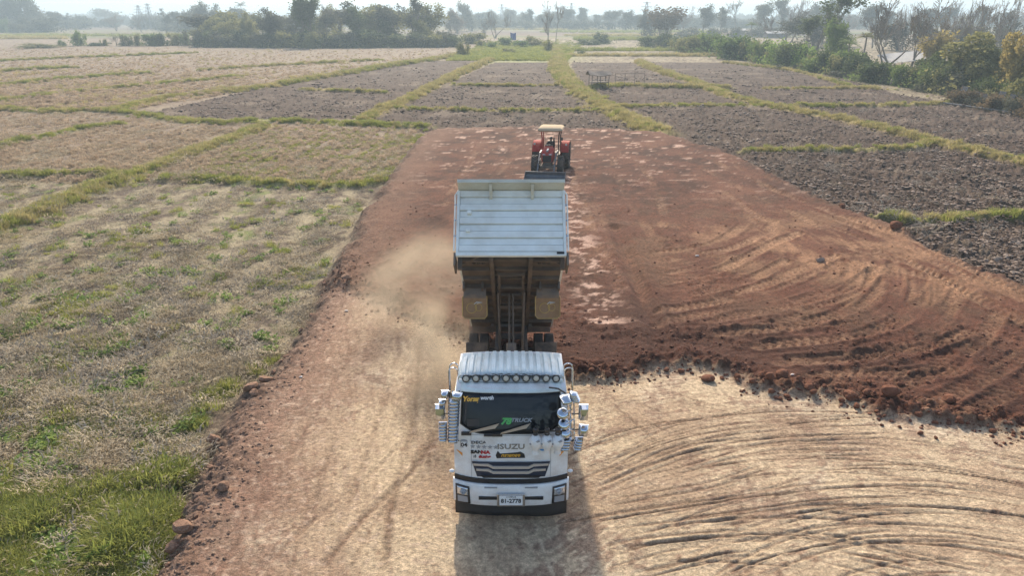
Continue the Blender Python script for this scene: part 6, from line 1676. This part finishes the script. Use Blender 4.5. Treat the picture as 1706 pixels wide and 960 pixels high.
# ------------------------------------------------------------------ sheds, masts, fences, litter
mat('grey_wood', (.16, .13, .11), .9, noise=.4, nscale=5); mat('thatch', (.17, .14, .115), .95, noise=.4, nscale=3); mat('white_sheet', (.33, .33, .32), .8, dirt=(.45, .42, .38), dirt_amt=.5, dscale=.6); mat('grey_sheet', (.13, .135, .145), .7, metal=.1, dirt=(.2, .16, .13), dirt_amt=.6, dscale=1.2)
mat('blue_tarp', (.03, .07, .28), .5, noise=.3, nscale=2); mat('mast_steel', (.22, .23, .25), .6, metal=.5); mat('sack', (.26, .22, .18), .9, noise=.3)
# field hut
p = at(997, 147, FZ); z = float(gz(p.x, p.y)[0])
hut = tag(empty('field_hut', (p.x, p.y, z), .15), 'small open field hut with sagging dark roof beyond the ploughed plots', 'hut')
for x in (-1.3, 0, 1.3):
    for y in (-.9, .9): MB().tube([(x, y, -.1), (x + .03, y, 1.65 + .12 * (y > 0))], .05, 6).build('post', 'grey_wood', hut)
mb = MB(); mb.grid(lambda u, v: (-1.75 + 3.5 * u, -1.35 + 2.7 * v, 1.72 + .55 * (1 - abs(2 * v - 1)) - .12 * math.sin(u * 3.1) + .05 * math.sin(9 * u + 4 * v)), 10, 6); mb.build('roof', 'thatch', hut, solid=.07)
MB().box(-1.3, 1.3, -.8, .8, .55, .62).build('platform', 'grey_wood', hut)
MB().box(-1.3, 1.25, -.92, -.88, .95, 1.0).build('rail', 'white_sheet', hut)
# pole frame beside the hut
p = at(1048, 145, FZ); z = float(gz(p.x, p.y)[0])
fr_ = tag(empty('pole_frame', (p.x, p.y, z), 0), 'rectangular frame of thin poles over weeds right of the field hut', 'pole frame')
for x in (-2.2, -.7, .8, 2.3): MB().tube([(x, 0, -.1), (x, .02, 1.9)], .035, 5).build('pole', 'grey_wood', fr_)
for zz in (.9, 1.85): MB().tube([(-2.25, 0, zz), (2.35, 0, zz + .04)], .03, 5).build('rail', 'grey_wood', fr_)
# white sheet roof among the right trees
p = at(1520, 118, FZ); z = float(gz(p.x, p.y)[0])
gh = tag(empty('sheet_roof_shelter', (p.x, p.y + 2, z), -.10), 'long shelter with white sheet roof behind bare trees on the right', 'shelter')
mb = MB(); mb.grid(lambda u, v: (-5.2 + 10.6 * u, -3.2 + 6.4 * v, 1.4 + 1.9 * u ** .8 * .6 + 1.35 * v + .06 * math.sin(u * 40) * .5), 40, 4); mb.build('roof', 'white_sheet', gh, solid=.05)
for x in (-5, -2.5, 0, 2.5, 5.2):
    for y in (-3, 3): MB().tube([(x, y, -.2), (x, y, 1.35 + (y > 0) * 1.2 + max(0, (x + 5.2) / 10.6) ** .8 * 1.1)], .06, 6).build('post', 'grey_wood', gh)
# far shed with white roof
for px, py, w, l in ((1290, 62, 30, 'far low shed with thin white roof behind the hedge'), (1232, 56, 14, 'tiny far shed with pale roof right of the bamboo')):
    p = at(px, py, FZ); p = Vector((p.x, p.y, -.95)); m_ = w * depth(p) / FPX
    sh = tag(empty('shed', p), l, 'shed')
    MB().box(-m_ / 2, m_ / 2, -3, 3, 0, 2.4).build('wall', 'grey_wood', sh); MB().prism([(-3.6, 2.4), (0, 3.4), (3.6, 2.4), (3.6, 2.55), (0, 3.55), (-3.6, 2.55)], -m_ / 2 - .5, m_ / 2 + .5).build('roof', 'white_sheet', sh)
# leaning metal sheets fence at the right
p0_ = at(1592, 170, FZ); p1_ = at(1740, 196, FZ)
fe = tag(empty('sheet_fence', p0_, math.atan2(p1_.y - p0_.y, p1_.x - p0_.x)), 'row of leaning grey metal sheets under the overgrown trees at right', 'fence')
L_ = (p1_ - p0_).length; k = 0; xx = 0.0
while xx < L_:
    w = rnd.uniform(.8, 1.3); h = rnd.uniform(1.6, 2.4); ln_ = rnd.uniform(-.25, .25)
    if rnd.random() < .8:
        mb = MB(); mb.grid(lambda u, v: (xx + w * u + ln_ * v, .03 * math.sin(u * 25) + .3 * v, -.2 + h * v), 16, 1); mb.build('sheet', 'grey_sheet', fe, solid=.01)
    MB().tube([(xx, .1, -.2), (xx + ln_, .35, h * .95)], .05, 5).build('post', 'grey_wood', fe)
    xx += w + rnd.uniform(.02, .6)
pi_ = at(1570, 176, FZ); pj = at(1740, 198, FZ)
mb = MB(); mb.tube([(pi_.x, pi_.y, float(gz(pi_.x, pi_.y)[0]) + .25), ((pi_.x + pj.x) / 2, (pi_.y + pj.y) / 2, FZ + .3), (pj.x, pj.y, FZ + .25)], .09, 8); tag(mb.build('pipe', 'grey_sheet', smooth=True), 'long pale pipe lying along the foot of the leaning sheets', 'pipe')
# sack, tarp, litter
p = at(1492, 142, FZ); mb = MB(); mb.ell((p.x, p.y, float(gz(p.x, p.y)[0]) + .6), (.95, .7, .85)); mb.ell((p.x + .75, p.y, float(gz(p.x, p.y)[0]) + 1.35), (.22, .2, .28)); tag(mb.build('sack', 'sack', smooth=True), 'bulging brown sack at the hedge foot below the bare trees', 'sack')
p = at(855, 70, FZ); z = float(gz(p.x, p.y)[0]); tp = tag(empty('tarp_screen', (p.x, p.y, z)), 'blue tarp hung upright in the garden behind the plots', 'tarp')
MB().grid(lambda u, v: (-1.1 + 2.2 * u, .12 * math.sin(u * 9), .8 + 3.0 * v - .2 * math.sin(math.pi * u) * v), 12, 6).build('sheet', 'blue_tarp', tp, solid=.02)
for x in (-1.15, 1.15): MB().tube([(x, .1, -.2), (x, .1, 4.0)], .05, 6).build('pole', 'grey_wood', tp)
p = at(869, 72, FZ); mb = MB(); mb.grid(lambda u, v: (p.x - 1.2 + 2.4 * u, p.y + 1.6 * v, float(gz(p.x, p.y)[0]) + .6 + .5 * math.sin(math.pi * v) + .1 * math.sin(7 * u)), 8, 6); tag(mb.build('net_cover', mat('teal_net', (.05, .16, .15), .8), solid=.02), 'small teal net cover right of the blue tarp', 'net')
p = at(1367, 435, .15); z = float(gz(p.x, p.y)[0]); mb = MB(); mb.ell((p.x, p.y, z + .08), (.22, .12, .10), Matrix.Rotation(.3, 3, 'Z'), 9, 5); mb.v = [(a + rnd.uniform(-.02, .02), b + rnd.uniform(-.02, .02), c + rnd.uniform(-.03, .03)) for a, b, c in mb.v]; tag(mb.build('plastic_bag', mat('bag', (.26, .20, .16), .95, spec=.05)), 'crumpled grey plastic bag lying on the red earth', 'litter')
for px, py, l in ((501, 627, 'small white stone on the left side of the pale road'), (577, 517, 'pale pebble at the edge of the red layer left of the truck'), (1319, 632, 'tiny white stone beside the long flat clod'), (1161, 430, 'pale pebble on the red earth left of the plastic bag')):
    p = at(px, py, .05); z = float(gz(p.x, p.y)[0]); o = link(bpy.data.objects.new('pebble', proto('pebble', *lump(px, 1, .6, .1), mat('pebble_white', (.68, .60, .54), .8)))); r = 4 * depth(p) / FPX; o.scale = (r, r * .7, r * .7); o.location = (p.x, p.y, z + r * .3); tag(o, l, 'stone')
# power masts in the haze
def mast(px, top, D, label, w=3.0):
    x = (px - 853) / FPX * (D * CP + CAM_H * SP); b = (480 - top) / FPX; zt = CAM_H + D * (-SP + b * CP) / (CP + b * SP)
    m = tag(empty('power_mast', (x, D, -1), rnd.uniform(-.3, .3)), label, 'mast', 'lattice masts in the haze')
    lv = 7; zs = [(zt + 1) * q / lv for q in range(lv + 1)]; ww = [w * (1 - .85 * q / lv) for q in range(lv + 1)]; t = MB()
    for sx in (-1, 1):
        for sy in (-1, 1): t.tube([(sx * ww[0], sy * ww[0], 0), (sx * ww[-1], sy * ww[-1], zs[-1])], .16, 4)
    for q in range(lv):
        for s_ in (-1, 1):
            t.tube([(-ww[q], s_ * ww[q], zs[q]), (ww[q + 1], s_ * ww[q + 1], zs[q + 1])], .09, 3); t.tube([(ww[q], s_ * ww[q], zs[q]), (-ww[q + 1], s_ * ww[q + 1], zs[q + 1])], .09, 3)
    t.build('tower', 'mast_steel', m)
    for q, L_ in ((.72, 5), (.84, 4), (.96, 3)): MB().bar((-L_, 0, zs[-1] * q), (L_, 0, zs[-1] * q), .3, .3).build('cross_arm', 'mast_steel', m)
mast(236, 8, 620, 'left one of two hazy masts above the left fields'); mast(252, 5, 600, 'right one of two hazy masts above the left fields'); mast(1075, 2, 560, 'hazy mast behind the bamboo clump'); mast(951, 4, 700, 'thin hazy mast behind the bare tree pair', 2.2); mast(836, 6, 800, 'thin hazy mast left of the blue tarp', 2.2)
# ------------------------------------------------------------------ dust drifting off the left side of the truck
def dust(name, loc, scale, dens, label, seed):
    m = bpy.data.materials.new(name); m.use_nodes = True
    N, L = m.node_tree.nodes, m.node_tree.links
    N.remove(N['Principled BSDF'])
    v = N.new('ShaderNodeVolumePrincipled'); v.inputs['Color'].default_value = (.97, .80, .58, 1); v.inputs['Anisotropy'].default_value = .1
    tc = N.new('ShaderNodeTexCoord')
    ln = N.new('ShaderNodeVectorMath'); ln.operation = 'LENGTH'; L.new(tc.outputs['Object'], ln.inputs[0])
    fa = N.new('ShaderNodeMapRange'); fa.interpolation_type = 'SMOOTHERSTEP'; fa.inputs['From Min'].default_value = 1.0; fa.inputs['From Max'].default_value = .15; L.new(ln.outputs['Value'], fa.inputs['Value'])
    t = N.new('ShaderNodeTexNoise'); t.inputs['Scale'].default_value = 1.5; t.inputs['Detail'].default_value = 4
    mp = N.new('ShaderNodeMapping'); mp.inputs['Location'].default_value = (seed, seed * 2, 0); L.new(tc.outputs['Object'], mp.inputs['Vector']); L.new(mp.outputs[0], t.inputs['Vector'])
    mr = N.new('ShaderNodeMapRange'); mr.inputs['From Min'].default_value = .43; mr.inputs['From Max'].default_value = .68; mr.inputs['To Max'].default_value = dens; L.new(t.outputs[0], mr.inputs['Value'])
    mu = N.new('ShaderNodeMath'); mu.operation = 'MULTIPLY'; L.new(fa.outputs[0], mu.inputs[0]); L.new(mr.outputs[0], mu.inputs[1]); L.new(mu.outputs[0], v.inputs['Density'])
    L.new(v.outputs[0], N['Material Output'].inputs['Volume'])
    o = MB().ell((0, 0, 0), (1, 1, 1), None, 20, 12).build(name, m); o.location = loc; o.scale = scale
    tag(o, label, None, None, 'stuff')
dust('dust_cloud', (-2.0, 17.9, 1.1), (1.9, 3.0, 1.7), 1.2, 'tan dust drifting low beside the rear wheels of the truck', 3)
dust('dust_cloud', (-3.2, 22.5, 1.5), (3.0, 4.5, 1.9), .5, 'thin dust plume behind the left side of the truck', 8)
scn.cycles.volume_step_rate = 2.0
scn.cycles.volume_max_steps = 128
# ------------------------------------------------------------------ hazy air
def haze():
    m = bpy.data.materials.new('hazy_air'); m.use_nodes = True
    N, L = m.node_tree.nodes, m.node_tree.links
    N.remove(N['Principled BSDF'])
    v = N.new('ShaderNodeVolumePrincipled')
    v.inputs['Color'].default_value = (.70, .88, 1.0, 1)
    v.inputs['Density'].default_value = .0007
    v.inputs['Anisotropy'].default_value = .2
    L.new(v.outputs[0], N['Material Output'].inputs['Volume'])
    mb = MB().box(-5000, 5000, -300, 7000, -2.0, 75)
    o = mb.build('haze', m)
    tag(o, 'thin pale haze filling the air over the fields', None, None, 'stuff')
haze()
